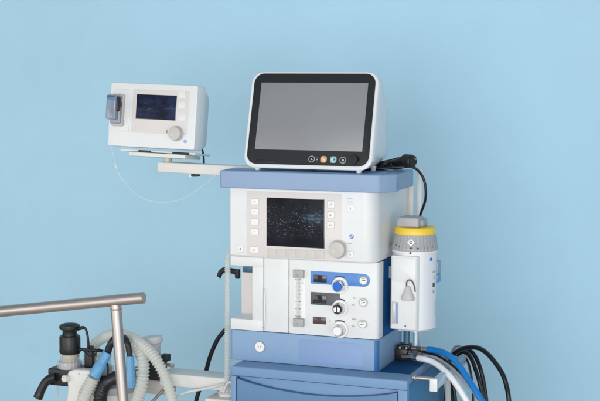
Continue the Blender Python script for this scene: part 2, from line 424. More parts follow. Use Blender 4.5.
# recess housing with a notch open to the front and the left
b = MB()
b.box(0, xa-.001, 0, .24, nz1, zb-.001, 'white_plastic', .0015)
b.box(0, xa-.001, 0, .24, z1, nz0, 'white_plastic', .0015)
b.box(nx, xa-.001, .0, .24, nz0-.0005, nz1+.0005, 'white_plastic', .0008)
b.box(0.0, nx+.001, yd, .24, nz0-.0005, nz1+.0005, 'warm_panel', .0008)
b.box(nx-.003, nx-.0003, yd-.022, yd-.001, nz0+.002, nz1-.03, 'white_plastic', .001)
rh = build('recess_housing', b, am)
b = MB(); b.box(.004, nx-.001, yd-.004, yd-.0012, nz1-.028, nz1-.004, 'teal_glass', .001); build('recess_back_plate', b, rh)  # darker plate across the top of the recess back wall
# door
b = MB(); b.box(xa+.001, xb-.001, 0, .035, z1+.0008, zb-.001, 'white_plastic', .0015)
dr = build('front_door', b, am)
b = MB(); hz0, hz1 = zat(265, 330), zat(265, 288.5)
b.prism([(xa+.0016, hz0), (xa+.0045, hz0+.004), (xa+.0065, (hz0+hz1)/2), (xa+.0045, hz1-.003), (xa+.0016, hz1)], -.0055, .001, 'white_plastic', bev=.001)
b.box(xa+.0005, xa+.0017, -.0006, .001, hz0, hz1, 'seam', 0)
build('door_handle', b, dr)
b = MB(); c = U(263.6, 327.4, 0); b.cyl((c.x, .001, c.z), (c.x, -.0012, c.z), .0016, 'seam'); build('door_catch', b, dr)
# flow panel
b = MB()
out = [(xb+.001, .04), (xb+.001, .0012), (xb+.0022, 0)]
for i in range(5):
    a = R(-90+90*i/4); out.append((W-.009+.009*math.cos(a), .009+.009*math.sin(a)))
out += [(W, .04)]
b.prism(out, z1+.0008, zb-.001, 'white_plastic', 'xy', bev=.0012)
fp = build('flow_panel', b, am)
# blue body behind the panels
b = MB(); b.box(xa-.0005, W-.0015, .0405, .24, z1, zb-.001, 'blue_painted_shade', .001)
b.box(xa-.0005, W-.012, .02, .0407, z1+.001, zb-.002, 'seam', 0)
build('rear_body', b, am)

# flow tube
Y0 = -.0004
x0, x1, z0, z2 = fr(293.6, 269, 305.2, 326.4, 0)
b = MB(); b.prism(rr(x0, x1, z0, z2, .002, 3), Y0, .002, 'key_white', bev=.0004); fm = build('flowmeter', b, fp)
cxm = U(298.8, 298, 0).x; zt0 = zat(299, 318.4); zt1 = zat(299, 277)
b = MB(); b.cyl((cxm, -.006, zt0), (cxm, -.006, zt1), .0042, 'meter_glass')
b.cyl((cxm, -.006, zt0), (cxm, -.006, zt1), .0011, 'pale_metal', n=10)
build('flow_tube', b, fm)
for k, (aa, bb) in enumerate(((269.6, 277.6), (318, 326))):
    b = MB()
    x0, x1, z0, z2 = fr(294.4, aa, 304.6, bb, 0); b.box(x0, x1, -.012, .001, z0, z2, 'dial_grey', .0015)
    for i in range(3):
        b.cyl((x0+.006+i*.006, -.0118, (z0+z2)/2+(-1)**i*.003), (x0+.006+i*.006, -.0135, (z0+z2)/2+(-1)**i*.003), .0022, 'chrome' if i % 2 else 'knob_grey', n=12)
    build('tube_clamp', b, fm)
b = MB(); b.lathe([(0, 0), (.0028, .001), (.0032, .005), (.0024, .006), (0, .007)], 'black_plastic', Tr(cxm, -.006, zt0+.001), 16); build('float', b, fm)
b = MB()
for i in range(11):
    z = zt0+(zt1-zt0)*(.06+.088*i); L_ = .008 if i % 2 == 0 else .0045
    b.box(cxm-L_-.001, cxm+.003 if i % 2 else cxm+.006, -.0009, -.0002, z-.0006, z+.0006, 'icon_dark', 0)
for i in range(5):
    z = zt0+(zt1-zt0)*(.16+.176*i); b.text(str(2*i+2), .0045, 'print_grey', Tr(cxm+.009, -.001, z) @ RXF)
build('scale_marks', b, fm)

def gauge(cx, cy, parent, ring='key_white'):
    p = U(cx, cy, 0); r = .0108
    q = MB(); M = Tr(p.x, -.001, p.z) @ RXF
    q.lathe([(r, 0), (r, .003), (r-.001, .0036), (r-.0018, .0032), (r-.002, .0022), (0, .0022)], 'knob_grey', M, 32)
    q.lathe([(0, 0), (r-.0019, 0), (r-.0019, .0026), (0, .0026)], 'key_white', M, 32)
    arc = [( (r-.003)*math.cos(R(t)), (r-.003)*math.sin(R(t))) for t in range(50, 141, 15)]; inn = [((r-.0062)*math.cos(R(t)), (r-.0062)*math.sin(R(t))) for t in range(140, 49, -15)]
    q.prism([(p.x+u, p.z+v) for u, v in arc+inn], -.0040, -.0034, 'green', bev=0)
    q.box(-.0052, .0052, -.0044, -.0034, -.0008, .0008, 'icon_dark', 0, M=Tr(p.x, 0, p.z) @ Matrix.Rotation(R(-12), 4, 'Y'))
    return build('pressure_gauge', q, parent)
def flow_knob(bx, by, cap, parent):
    p = U(bx, by, 0); q = MB(); M = Tr(p.x, 0, p.z) @ RXF
    q.lathe([(.021, 0), (.021, .004), (.019, .0065), (.0165, .007), (.0155, .0068)], 'key_white', M, 40)
    q.lathe([(.0158, .004), (.0150, .0075), (.0140, .021), (.0128, .0225), (.0118, .0225)], 'chrome', M, 40, ribs=20, ramp=.00025)
    c2, hub = {'blue': ('blue_bright', 'blue_bright'), 'black': ('black_plastic', 'key_white'), 'white': ('key_white', 'key_white')}[cap]
    q.lathe([(.0119, .021), (.0119, .0262), (.0105, .028), (0, .0284)], c2, M, 32)
    if cap == 'black':
        for s in (-1, 1): q.prism([(p.x+s*.0015, p.z-.006), (p.x+s*.0075, p.z-.007), (p.x+s*.0085, p.z+.004), (p.x+s*.0015, p.z+.007)], -.0292, -.0278, 'key_white', bev=.0002)
    k = build('flow_knob', q, parent)
    a = [(.0245*math.cos(R(t)), .0245*math.sin(R(t))) for t in range(60, 121, 10)]; c = [(.0225*math.cos(R(t)), .0225*math.sin(R(t))) for t in range(120, 59, -10)]
    return k
def arc_mark(bx, by, parent, m='icon_dark', y=-.0006):
    p = U(bx, by, 0); q = MB()
    a = [(p.x+.0285*math.cos(R(t)), p.z+.0225*math.sin(R(t))) for t in range(62, 119, 8)]; c = [(p.x+.026*math.cos(R(t)), p.z+.0195*math.sin(R(t))) for t in range(118, 61, -8)]
    q.prism(a+c, y, .001, m, bev=0); return build('flow_arrow', q, parent)
# blue label strip
x0, x1, z0, z2 = fr(310.6, 272.4, 370, 285.2, 0); h = z2-z0
b = MB(); b.prism(rr(x0, x1, z0, z2, [h*.49, .002, .002, h*.49], 8), -.0008, .002, 'blue_label', bev=.0003); build('oxygen_label', b, fp)
b = MB(); x0, x1, z0, z2 = fr(310.7, 292.6, 340, 305.3, 0); b.prism(rr(x0, x1, z0, z2, .002, 3), -.0008, .002, 'dark_label', bev=.0003); build('air_label', b, fp)
def digits(px, parent, m):
    x0, x1, z0, z1_ = fr(*px, 0); q = MB(); q.box(x0, x1, -.002, .001, z0, z1_, m, .0006)
    q.box(x0+.0015, x1-.0015, -.0024, .001, z0+.0015, z1_-.0015, 'black_gloss' if m == 'led_dark' else m, .0002)
    n = 3; wd = (x1-x0-.004)/n; hh = z1_-z0-.005
    for i in range(n):
        ax = x0+.002+i*wd+wd*.2; bx = x0+.002+(i+1)*wd-wd*.15; zz = z0+.0025
        for (u0, u1, v0, v1) in ((ax, bx, 0, .08), (ax, bx, .46, .54), (ax, bx, .92, 1), (ax, ax+.0007, .1, .44), (ax, ax+.0007, .56, .9), (bx-.0007, bx, .1, .44), (bx-.0007, bx, .56, .9)):
            q.box(u0, u1, -.0026, -.002, zz+hh*v0, zz+hh*v1, 'digit_off', 0)
    return build('flow_readout', q, parent)
digits((313.8, 274.9, 326.8, 282.2), fp, 'led_dark'); digits((313.2, 295.4, 326.5, 303), fp, 'led_dark'); digits((313, 316.9, 326.2, 323.9), fp, 'led_red')
arc_mark(339.8, 284.6, fp, y=-.0012); arc_mark(339.8, 307.4, fp); arc_mark(339.8, 328.8, fp)
flow_knob(340.3, 285.2, 'blue', fp); flow_knob(340.3, 307.8, 'black', fp); flow_knob(340.5, 329.4, 'white', fp)
gauge(363.8, 280.4, fp); gauge(363.5, 302.3, fp); gauge(362.9, 323.8, fp)
b = MB(); c = U(330, 321, 0); b.cyl((c.x, .001, c.z), (c.x, -.0012, c.z), .0016, 'red', n=12); build('indicator_lamp', b, fp)
b = MB()
for i, cy in enumerate((276.6, 298, 319.2)):
    for (a, y, t, m) in ((354.5, cy, ('O2', 'Air', 'N2O')[i], 'blue_deep' if i == 0 else 'print_grey'), (353.6, cy+7, 'kPa', 'blue_deep' if i == 0 else 'print_grey')):
        c = U(a, y, 0); b = MB(); b.text(t, .0055, m, Tr(c.x, -.001, c.z) @ RXF); build('printed_legend', b, fp)
b = MB(); c = U(316, 304.4, 0); b.text('AIR', .0035, 'icon_light', Tr(c.x, -.0012, c.z) @ RXF)
build('printed_legend', b, fp)

# blue base ------------------------------------------------------------------
dB = .2187
b = MB(); rc = .011; out = [(0, dB), (0, .005), (.005, 0)]
for i in range(6):
    a = R(-90+90*i/5); out.append((W-rc+rc*math.cos(a), rc+rc*math.sin(a)))
out += [(W, dB)]
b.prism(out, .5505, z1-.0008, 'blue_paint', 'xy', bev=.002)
bs = build('base_housing', b, am)
arc = [(W-rc+(rc+.0006)*math.cos(R(a)), rc+(rc+.0006)*math.sin(R(a))) for a in (-84, -68, -52, -36, -20, -8)]
inn = [(W-rc+(rc-.003)*math.cos(R(a)), rc+(rc-.003)*math.sin(R(a))) for a in (-8, -20, -36, -52, -68, -84)]
b = MB(); b.prism(arc+inn, .5525, z1-.003, 'blue_trim', 'xy', bev=.0002); build('corner_trim', b, bs)
x0, x1, z0, z2 = fr(298.8, 341.6, 363, 364, 0)
b = MB(); b.prism(rr(x0, x1, z0, z2, .002, 3), -.0008, .001, 'blue_light', bev=.0005); build('blank_plate', b, bs)
p = U(260, 346.7, 0)
b = MB(); M = Tr(p.x, 0, p.z) @ RXF
b.lathe([(.0148, 0), (.0148, .0022), (.0140, .0030), (.0128, .0028)], 'dial_grey', M, 48)
b.lathe([(.0132, .001), (.0126, .003), (0, .0034)], 'key_white', M, 40)
b.text('S.P', .0095, 'print_grey', Tr(p.x, -.0036, p.z) @ RXF)
build('emblem', b, bs)

# cabinet ------------------------------------------------------------------
Zc = .5495
YC = UZ(231.4, 365.8, Zc).y
xc0 = U(231.2, 370, YC).x; xc1 = U(407.4, 380, YC).x; yc1 = UX(444.5, 349, xc1).y
zc0 = U(233, 397.5, YC).z
YD = YC+.012
b = MB()
zg = U(236, 375.6, YC).z                                  # top of the drawer opening
xg0 = U(235.6, 385, YC).x; xg1 = U(398, 392, YC).x
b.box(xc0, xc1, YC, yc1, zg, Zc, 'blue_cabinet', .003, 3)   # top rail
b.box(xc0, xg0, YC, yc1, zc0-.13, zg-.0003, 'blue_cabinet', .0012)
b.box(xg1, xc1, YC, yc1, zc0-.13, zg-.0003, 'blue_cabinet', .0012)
b.box(xg0, xg1, YC+.03, yc1, zc0-.13, zg-.0006, 'blue_painted_shade', .0005)
b.box(xc1-.004, xc1+.0008, YC+.012, yc1-.004, zc0-.12, Zc-.012, 'blue_side_shade', .0005)  # darker skin: shade of the cabinet side painted in
b.box(W+.0015, xc1-.012, .002, yc1-.01, Zc-.002, Zc+.0005, 'blue_top_shade', .0004)  # dark sheet stands for the shade beside the base
cab = build('drawer_cabinet', b, am)
# drawer fronts with a curved finger scoop along the top
def drawer(zt_, zb_, scoop):
    q = MB(); g = .0022
    x0, x1 = xg0+g, xg1-g; top = zt_-.0035; pts = []
    n = 24
    for i in range(n+1):
        t = i/n; d = scoop*(math.sin(math.pi*min(1, t*1.0))**.8)
        if t < .012 or t > .988: d = 0
        pts.append((x0+(x1-x0)*t, top-.003-d))
    out = [(x0, zb_+g)]+pts+[(x1, zb_+g)]
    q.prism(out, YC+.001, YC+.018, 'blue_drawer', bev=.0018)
    q.box(x0+.0005, x1-.0005, YC+.018, YC+.0205, zb_+g+.001, top-.001, 'blue_cabinet', .0005)
    return build('drawer', q, cab)
zd = zg-.105
drawer(zg, zd, .026); drawer(zd, zd-.10, .026)
# side rail of the cabinet
q = MB()
c0 = UX(407.8, 378.6, xc1); yr = c0.y-0.0
yr0 = YC+.03
ca = UX(410, 377.5, xc1+.002)
zr = U(430, 381, YC+.03).z; xr0 = U(430, 381, YC+.03).x; xr1 = U(437.4, 381, YC+.03).x; zr0 = U(433, 391.4, YC+.03).z; zr1 = U(433, 378.6, YC+.03).z
q.box(xr0+.002, xr1-.001, yr0+.006, yc1-.03, zr0+.004, zr1-.004, 'pale_metal', .001)
rail = build('side_rail', q, cab)
q = MB(); q.box(xr0, xr1, yr0-.004, yr0+.010, zr0, zr1, 'white_plastic', .0018); build('rail_cap', q, rail)
for yy in (yr0+.02, yc1-.07):
    q = MB(); zz = zr1-.006; q.cyl((xc1-.001, yy, zz), (xr0+.003, yy, zz), .0052, 'steel'); q.cyl((xc1+.004, yy, zz), (xc1+.009, yy, zz), .0085, 'steel'); build('rail_post', q, rail)
# trolley base under the cabinet (mostly below the picture)
b = MB(); b.box(xc0-.03, xc1+.02, YC-.01, yc1, zc0-.20, zc0-.1305, 'arm_white', .006)
b.box(xc0+.02, xc1-.03, YC+.05, yc1-.04, .12, zc0-.2002, 'arm_white', .004)
b.box(xc0-.04, xc1+.05, YC-.08, yc1+.02, .075, .1198, 'arm_white', .01)
tb = build('trolley_base', b, am)
for xx in (xc0+.0, xc1):
    for yy in (YC-.03, yc1-.03):
        q = MB(); q.cyl((xx-.012, yy, .04), (xx+.012, yy, .04), .0395, 'black_plastic'); q.cyl((xx-.016, yy, .04), (xx+.016, yy, .04), .016, 'knob_grey'); q.box(xx-.02, xx+.02, yy-.02, yy+.02, .05, .076, 'knob_grey', .003)
        build('castor', q, tb)
# rear columns
b = MB()
pc0 = U(416.2, 200, .30); pc1 = U(421.2, 200, .30)
b.box(pc0.x, pc1.x, .30, .325, Zc, zs1-.006, 'white_plastic', .003)
build('rear_post', b, am)
b = MB(); p0 = U(407.2, 200, .27); p1 = U(413, 200, .27); b.box(p0.x, p1.x, .27, .29, z1+.05, zs0, 'arm_white', .002)
b.box(.02, p0.x+.004, .241, .28, z1, zs0, 'warm_panel', .003)
build('rear_column', b, am)
for (pa, pb, m_, lb_, za) in ((403.5, 409.8, 'teal_glass', 'dark teal vertical pipe under the vaporizer', Zc+.03), (413.2, 418.2, 'pale_metal', 'pale metal vertical pipe under the vaporizer', Zc-.001)):
    b = MB(); p0 = U(pa, 340, .17); p1 = U(pb, 340, .17)
    b.cyl(((p0.x+p1.x)/2, .17, za), ((p0.x+p1.x)/2, .17, zat(405, 300)), (p1.x-p0.x)/2, m_)
    build('gas_pipe', b, am, label=lb_)
b = MB(); q0 = UX(400, 352, W+.002)
b.box(W-.001, W+.034, .15, .19, Zc+.0, Zc+.030, 'black_plastic', .002); b.box(W+.006, W+.04, .152, .186, Zc+.0295, Zc+.042, 'black_plastic', .003)
for k in range(4): b.cyl((W+.008+k*.0085, .153, Zc+.035), (W+.008+k*.0085, .142, Zc+.035), .003, 'brass_steel' if k % 2 else 'black_plastic', n=12)
build('gas_inlet_block', b, am)
b = MB(); b.box(W-.001, W+.05, .09, .125, zat(400, 285), zat(400, 272), 'pale_metal', .002); build('vaporizer_bar', b, am)

# ------------------------------------------------------------------ vaporizer
vy = .105; vc = U(414.2, 290, vy); vx = vc.x; pxm = (U(424, 290, vy).x-U(404, 290, vy).x)*math.cos(R(20))/20  # metres per photo pixel here
zvb = U(414, 327.5, vy).z
vp = thing('vaporizer', (vx, vy, zvb), 'white anaesthetic vaporizer with yellow ring and grey dial on the right side of the machine', 'vaporizer')
def vz(py): return U(414, py, vy).z
r0 = 22.6*pxm
b = MB(); b.lathe([(0, zvb), (r0-.004, zvb), (r0, zvb+.004), (r0, vz(251.5)), (r0+.0015, vz(250.8)), (0, vz(250.8))], 'vapor_white', Tr(vx, vy, 0), 64)
body = build('vaporizer_body', b, vp)
yf = vy-r0-.006
x0 = U(390.6, 290, yf).x; x1 = U(417.6, 290, yf).x; zz0 = U(404, 329.6, yf).z; zz1 = U(404, 256, yf).z
b = MB(); out = [(x0, vy), (x0, yf+.003), (x0+.003, yf), (x1-.004, yf), (x1, yf+.004), (x1+.006, vy-.01)]
b.prism(out, zz0, zz1, 'white_plastic', 'xy', bev=.002); 
b.box(x0+.0005, x1-.0005, yf-.0003, yf+.01, U(404, 282.3, yf).z-.0004, U(404, 282.3, yf).z+.0004, 'seam', 0) if False else None
pn = build('front_panel', b, vp)
b = MB(); zq = U(404, 282, yf).z; b.prism(rr(x0+.004, x1-.005, zq, zz1-.004, .003, 4), yf-.0014, yf+.001, 'white_plastic', bev=.0006); build('cover_plate', b, pn)
b = MB(); a0, a1, c0, c1 = fr(391.8, 301.6, 398.4, 324, yf); b.box(a0, a1, yf-.001, yf+.001, c0, c1, 'knob_grey', .0008); b.box(a0+.003, a0+.008, yf-.0022, yf, c0+.003, c1-.003, 'pale_metal', .0008); b.box(a0+.0105, a1-.001, yf-.0018, yf, c0+.003, c1-.003, 'blue_light', .0005); build('sight_glass', b, pn)
b = MB(); c = U(405.3, 326, yf); b.cyl((c.x, yf+.001, c.z), (c.x, yf-.0012, c.z), .0022, 'seam', n=16); build('drain_screw', b, pn)
# filler cap, hung on a bent wire
cb = U(408, 300, yf); ct = U(407, 285.5, yf); h = ct.z-cb.z
b = MB(); b.lathe([(0, 0), (.0165, .0), (.0178, .003), (.0172, .008), (.0135, h*.45), (.0085, h*.78), (.006, h*.95), (.004, h), (0, h)], 'bell_grey', Tr(cb.x, yf-.0015, cb.z) @ Matrix.Diagonal((1, .7, 1, 1)), 32)
fc = build('filler_cap', b, vp)
pts = [U(406.8, 286.5, yf), U(407.2, 282, yf), U(409.5, 279.6, yf), U(412.5, 280.6, yf), U(414.6, 285, yf), U(415.6, 291.5, yf)]
b = MB(); b.tube(cr([Vector((p.x, yf-.003-.004*math.sin(i*.6), p.z)) for i, p in enumerate(pts)], .002), .0016, 'seam', 8); build('cap_wire', b, fc)
# dial
zd0, zd1 = vz(248.4), vz(232.6)
b = MB(); b.lathe([(0, vz(250.9)), (23.4*pxm, vz(250.9)), (23.4*pxm, vz(249.2)), (22.8*pxm, vz(248.7)), (0, vz(248.7))], 'key_white', Tr(vx, vy, 0), 64); build('index_collar', b, vp)
b = MB(); b.lathe([(0, zd0), (23.9*pxm, zd0), (24*pxm, zd0+.004), (23.4*pxm, zd0+.008), (21*pxm, zd1-.003), (20.8*pxm, zd1), (0, zd1)], 'dial_grey', Tr(vx, vy, 0), 144, ribs=36, ramp=.0005)
dial = build('dial', b, vp, ang=25)
# marks round the dial skirt
def on_dial(px, py, rpx):
    a = math.asin(max(-1, min(1, (px-414.2)/rpx)))+R(-90)+YAW+R(3); return a
b = MB()
for (px, py, t, s) in ((393.5, 243.6, '10', .006), (396.5, 244.6, '8', .006), (420.5, 245, '1', .006), (424, 245.4, '2', .006), (429.5, 244.8, '3', .006)):
    a = on_dial(px, py, 23.4); M = Tr(vx, vy, vz(py)) @ Matrix.Rotation(a+R(90), 4, 'Z') @ Tr(0, -23.6*pxm-.0004, 0) @ Matrix.Rotation(R(-18), 4, 'X') @ RXF
    b = MB(); b.text(t, s, 'icon_dark', M); build('dial_number', b, dial)
b = MB()
for (px, py) in ((407.2, 245.4), (414, 245.6)):
    a = on_dial(px, py, 23.8); M = Tr(vx, vy, vz(py)) @ Matrix.Rotation(a+R(90), 4, 'Z') @ Tr(0, -23.9*pxm-.0002, 0) @ RXF
    b.lathe([(0, 0), (.0024, 0), (.0024, .0006), (0, .0006)], 'black_plastic', M, 16)
a = on_dial(406.8, 249.8, 23.4); M = Tr(vx, vy, vz(249.8)) @ Matrix.Rotation(a+R(90), 4, 'Z') @ Tr(0, -23.5*pxm-.0004, 0)
b.prism([(-.0032, -.003), (.0032, -.003), (0, .003)], -.0005, .0005, 'black_plastic', bev=0, M=M)
build('scale_marks', b, dial)
a = on_dial(407.4, 240, 22.4); M = Tr(vx, vy, vz(240)) @ Matrix.Rotation(a+R(90), 4, 'Z') @ Tr(0, -22.2*pxm, 0) @ Matrix.Rotation(R(-12), 4, 'X') @ RXF
b = MB(); b.prism([(0, -.0105), (.0105, 0), (0, .0105), (-.0105, 0)], 0, .0035, 'key_white', 'xy', bev=.0012, M=M)
b.lathe([(.0022, .0034), (.0038, .0038), (.0038, .0042), (.0022, .0042), (.0022, .0034)], 'icon_dark', M, 20); build('zero_lock_button', b, dial)
b = MB(); zy0, zy1 = vz(232.8), vz(226.4)
b.lathe([(0, zy0), (21.2*pxm, zy0), (21.4*pxm, zy0+.002), (20.6*pxm, zy1-.002), (20*pxm, zy1), (0, zy1+.001)], 'yellow', Tr(vx, vy, 0), 96); build('yellow_ring', b, vp)
b = MB(); x0, x1, z0, z2 = fr(398, 216.6, 420, 226, vy-.02); b.prism(rr(x0, x1, zy1, z2, [.006, .012, .004, .004], 5), vy-.035, vy+.02, 'lever_grey', bev=.004, seg=3)
x0, x1, z0, z2 = fr(413, 219, 424.8, 226, vy-.0); b.box(x0, x1, vy-.015, vy+.03, zy1, z2, 'dial_grey', .004, 3); build('lock_lever', b, vp)
# side label, tab and writing
def on_body(px, py):
    a = math.asin(max(-1, min(1, (px-414.2)/22.6)))+R(-90)+YAW+R(3)
    return Tr(vx, vy, vz(py)) @ Matrix.Rotation(a+R(90), 4, 'Z') @ Tr(0, -r0-.0003, 0) @ RXF
b = MB(); M = on_body(428.5, 256.8); b.lathe([(0, 0), (.0046, 0), (.0046, .0006), (0, .0006)], 'logo_blue', M, 20); build('logo', b, body)
b = MB(); b.text('C', .013, 'icon_dark', on_body(432.2, 289.5)); b.text('E', .009, 'print_grey', on_body(432.6, 276)); b.text('UVC', .007, 'print_grey', on_body(432.4, 270))
M = on_body(432, 282.6); b.box(-.0045, .0045, -.005, .005, 0, .0008, 'icon_dark', 0, M=M)
b.text('Sevoflurane', .0085, 'print_grey', on_body(434.6, 306) @ Matrix.Rotation(R(90), 4, 'Z')); build('side_print', b, body)
p = U(438.2, 270, vy+.03)
for (aa, bb, m_) in ((261, 273.8, 'tab_grey'), (273.9, 282.5, 'tab_blue')):
    q = MB(); z0, z2 = U(438, bb, vy+.02).z, U(438, aa, vy+.02).z
    q.box(p.x-.012, p.x+.0045, vy+.01, vy+.04, z0, z2, m_, .002); build('side_tab', q, vp)
for (ax, ay) in ((vx-.03, vy-.02), (vx+.012, vy-.03)):
    b = MB(); b.cyl((ax, ay, zvb-.006), (ax, ay, zvb+.001), .006, 'key_white'); build('foot', b, vp)

# ------------------------------------------------------------------ patient monitor on the shelf
TM = R(15.4)
M0 = U(307, 172.2, -.034)
Mm = Tr(M0.x, -.034, zs1+.009) @ Matrix.Rotation(-TM, 4, 'X')
pm = thing('patient_monitor', (M0.x, -.034, zs1+.009), 'large white monitor with blank grey screen in dark frame standing on the blue shelf', 'monitor', rot=Matrix.Rotation(-TM, 4, 'X'))
lb = UL(243.4, 160, Mm); rb = UL(371.9, 163, Mm); tp = UL(315, 71.6, Mm)
mx0, mx1, mz1 = lb.x, rb.x, tp.z; mz0 = 0.0
def loft(q, secs, m):
    t = bmesh.new(); rings = []
    for y, o_ in secs: rings.append([t.verts.new((u, y, v)) for u, v in o_])
    n = len(rings[0])
    for a, c in zip(rings, rings[1:]):
        for i in range(n): t.faces.new((a[i], a[(i+1) % n], c[(i+1) % n], c[i]))
    t.faces.new(rings[0]); t.faces.new(rings[-1][::-1]); return q.merge(t, m)
Rm = .031
q = MB()
Hm = mz1-mz0
def sec(y, i, zb_=0, zt_=0, r=None):
    o_ = rr(mx0+i, mx1-i, mz0+zb_, mz1-zt_, (r or Rm)-i*.6, 8)
    return [(u, y*(1-.36*v/Hm) if y > .04 else y, v) for u, v in o_]
def loft3(q, rings_, m):
    t = bmesh.new(); rings = [[t.verts.new(c) for c in r_] for r_ in rings_]; n = len(rings[0])
    for a, c in zip(rings, rings[1:]):
        for i in range(n): t.faces.new((a[i], a[(i+1) % n], c[(i+1) % n], c[i]))
    t.faces.new(rings[0]); t.faces.new(rings[-1][::-1]); return q.merge(t, m)
loft3(q, [sec(0, .006, .006, .006), sec(-.0005, .004, .004, .004), sec(.0005, .0016, .0016, .0016), sec(.003, 0), sec(.03, 0, .008, .0), sec(.055, .001, .016, .002), sec(.09, .003, .028, .010), sec(.14, .006, .046, .030), sec(.18, .010, .058, .048), sec(.19, .014, .063, .055), sec(.195, .024, .073, .066)], 'vapor_white')
hs = build('housing', q, pm, local=True)
bx0 = UL(247.9, 126, Mm).x; bx1 = UL(374.6, 110, Mm).x; bz1 = UL(315, 73.7, Mm).z; bz0 = UL(307, 165.2, Mm).z
bx0, bx1 = mx0+.0085, mx1-.0085
q = MB(); q.prism(rr(bx0, bx1, bz0, bz1, Rm-.005, 8), -.0016, .002, 'bezel', bev=.0008); bz = build('bezel', q, pm, local=True)
s0 = UL(262.1, 83, Mm); s1 = UL(368.4, 83.2, Mm); s2 = UL(254.8, 149.6, Mm); s3 = UL(362.6, 151.6, Mm)
q = MB(); q.box((s0.x+s2.x)/2, (s1.x+s3.x)/2, -.0021, .001, (s2.z+s3.z)/2, (s0.z+s1.z)/2, 'grey_screen', .0003); build('screen', q, bz, local=True)
for (px, py, m_, ic) in ((311.9, 159.2, 'bezel', 'dot'), (323.8, 159.5, 'orange', 'bell'), (333.5, 159.8, 'cyan', 'rec'), (343.1, 160.3, 'bezel', 'home')):
    p = UL(px, py, Mm); q = MB(); M = Tr(p.x, -.0014, p.z) @ RXF; r = .0084
    if m_ == 'bezel':
        q.lathe([(r, 0), (r, .0008), (r-.001, .0011), (r-.0015, .0008)], 'icon_light', M, 28); q.lathe([(0, 0), (r-.0012, 0), (r-.0012, .0007), (0, .0007)], 'bezel', M, 28)
    else: q.prism(rr(p.x-r, p.x+r, p.z-r, p.z+r, .006, 5), -.0026, -.001, m_, bev=.0005)
    y = -.0030 if m_ != 'bezel' else -.0024; ink = 'icon_light' if m_ == 'bezel' else 'icon_dark'
    if ic == 'dot': q.prism([(p.x-.003, p.z-.0026), (p.x+.003, p.z-.0026), (p.x, p.z+.003)], y, y+.001, ink, bev=0)
    if ic == 'home': q.prism([(p.x-.003, p.z-.003), (p.x+.003, p.z-.003), (p.x+.003, p.z+.0005), (p.x, p.z+.0035), (p.x-.003, p.z+.0005)], y, y+.001, ink, bev=0)
    if ic == 'bell': q.prism([(p.x-.0045, p.z+.0015), (p.x-.001, p.z+.0035), (p.x+.0035, p.z-.0025), (p.x+.002, p.z-.004), (p.x-.002, p.z-.0005)], y, y+.001, 'key_white', bev=0)
    if ic == 'rec': q.box(p.x-.0045, p.x, y, y+.001, p.z-.002, p.z+.002, 'key_white', 0); q.box(p.x+.001, p.x+.0045, y, y+.001, p.z-.002, p.z+.002, ink, 0)
    build('button', q, pm, local=True)
q = MB()
for k, py in enumerate((158.2, 160)):
    q = MB(); p = UL(317.4, py, Mm); q.box(p.x-.0018, p.x+.0018, -.002, .001, p.z-.0008, p.z+.0008, 'icon_light', 0); build('printed_legend', q, pm, local=True)
p = UL(355, 160.4, Mm); q = MB(); M = Tr(p.x, -.0014, p.z) @ RXF
q.lathe([(.0125, 0), (.0125, .001), (.0108, .002), (.0103, .012), (.0095, .0135), (0, .014)], 'black_plastic', M, 36, ribs=18, ramp=.0002); build('knob', q, pm, local=True)
x0, x1, z0, z2 = fr(255.8, 160, 274.6, 163, 0, Mm); q = MB(); q.box(x0, x1, -.0022, .001, z0, z2, 'dark_slot', .0005); build('speaker_slot', q, pm, local=True)
for (px, y) in ((255.5, .012), (357.5, .012), (300, .1), (361.5, .1)):
    zz = zs1; p = UL(px, 171, Mm); wx = (Mm @ Vector((p.x, 0, 0))).x
    q = MB(); base = Vector((wx, -.034+y, zs1+.0016)); q.cyl(base, base+Vector((0, 0, (.011 if y < .05 else .013))), .006, 'key_white', r1=.0075); build('foot', q, pm)

# power cord lying behind the monitor --------------------------------------
pc = thing('mains_lead', (xs1-.06, .1, zs1), 'black mains cord with plug lying on the shelf beside the large monitor', 'cord')
zS = zs1+.006
pts = [U(362, 174, .09), U(380, 171, .09), U(398, 167.5, .10), U(411, 167, .11), U(418, 170.5, .12), U(423.2, 178, .13), U(425.6, 188, .13), U(425.3, 200, .14), U(421.5, 211.5, .15), U(418.8, 220, .17), U(417.4, 230, .2)]
pts[0].z = zS; pts[1].z = max(pts[1].z, zS); 
b = MB(); b.tube(cr(pts, .004), .0034, 'hose_black', 12); build('cable', b, pc)
b = MB()
for off in range(3):
    pts = [U(366+off, 172-off*2, .12), U(380, 169-off*3, .12), U(390, 165.5-off*2.4, .125), U(400, 161-off*1.5, .13)]
    b.tube(cr(pts, .004), .0036, 'hose_black', 10)
rc_ = random.Random(3)
for k in range(5):
    P = [U(360+k*3, 172.6, .08+.01*k), U(372, 170.5-k*.8, .09+.008*k), U(382+rc_.uniform(-2, 2), 168.5-k*1.1, .10), U(391+rc_.uniform(-2, 2), 166.8-k*1.4+rc_.uniform(-1, 1), .115), U(398, 165.6-k*.9, .12), U(402+rc_.uniform(-1, 2), 167.4-k*.5, .135), U(394, 169.4-k*.4, .145)]
    for q_ in P: q_.z = max(q_.z, zs1+.0045)
    b.tube(cr(P, .004), .0030, 'hose_black', 10)
build('coil', b, pc)
b = MB(); p0 = U(393, 163.5, .12); p1 = U(404, 160.5, .11); b.cyl(p0, p1, .0075, 'black_plastic', r1=.013, n=20)
p2 = U(412.6, 161.5, .10)
d = (p2-p1).normalized(); b.cyl(p1, p2, .0172, 'black_plastic', n=28, bev=.003)
b.cyl(p2-d*.001, p2+d*.003, .0150, 'dark_slot', n=28)
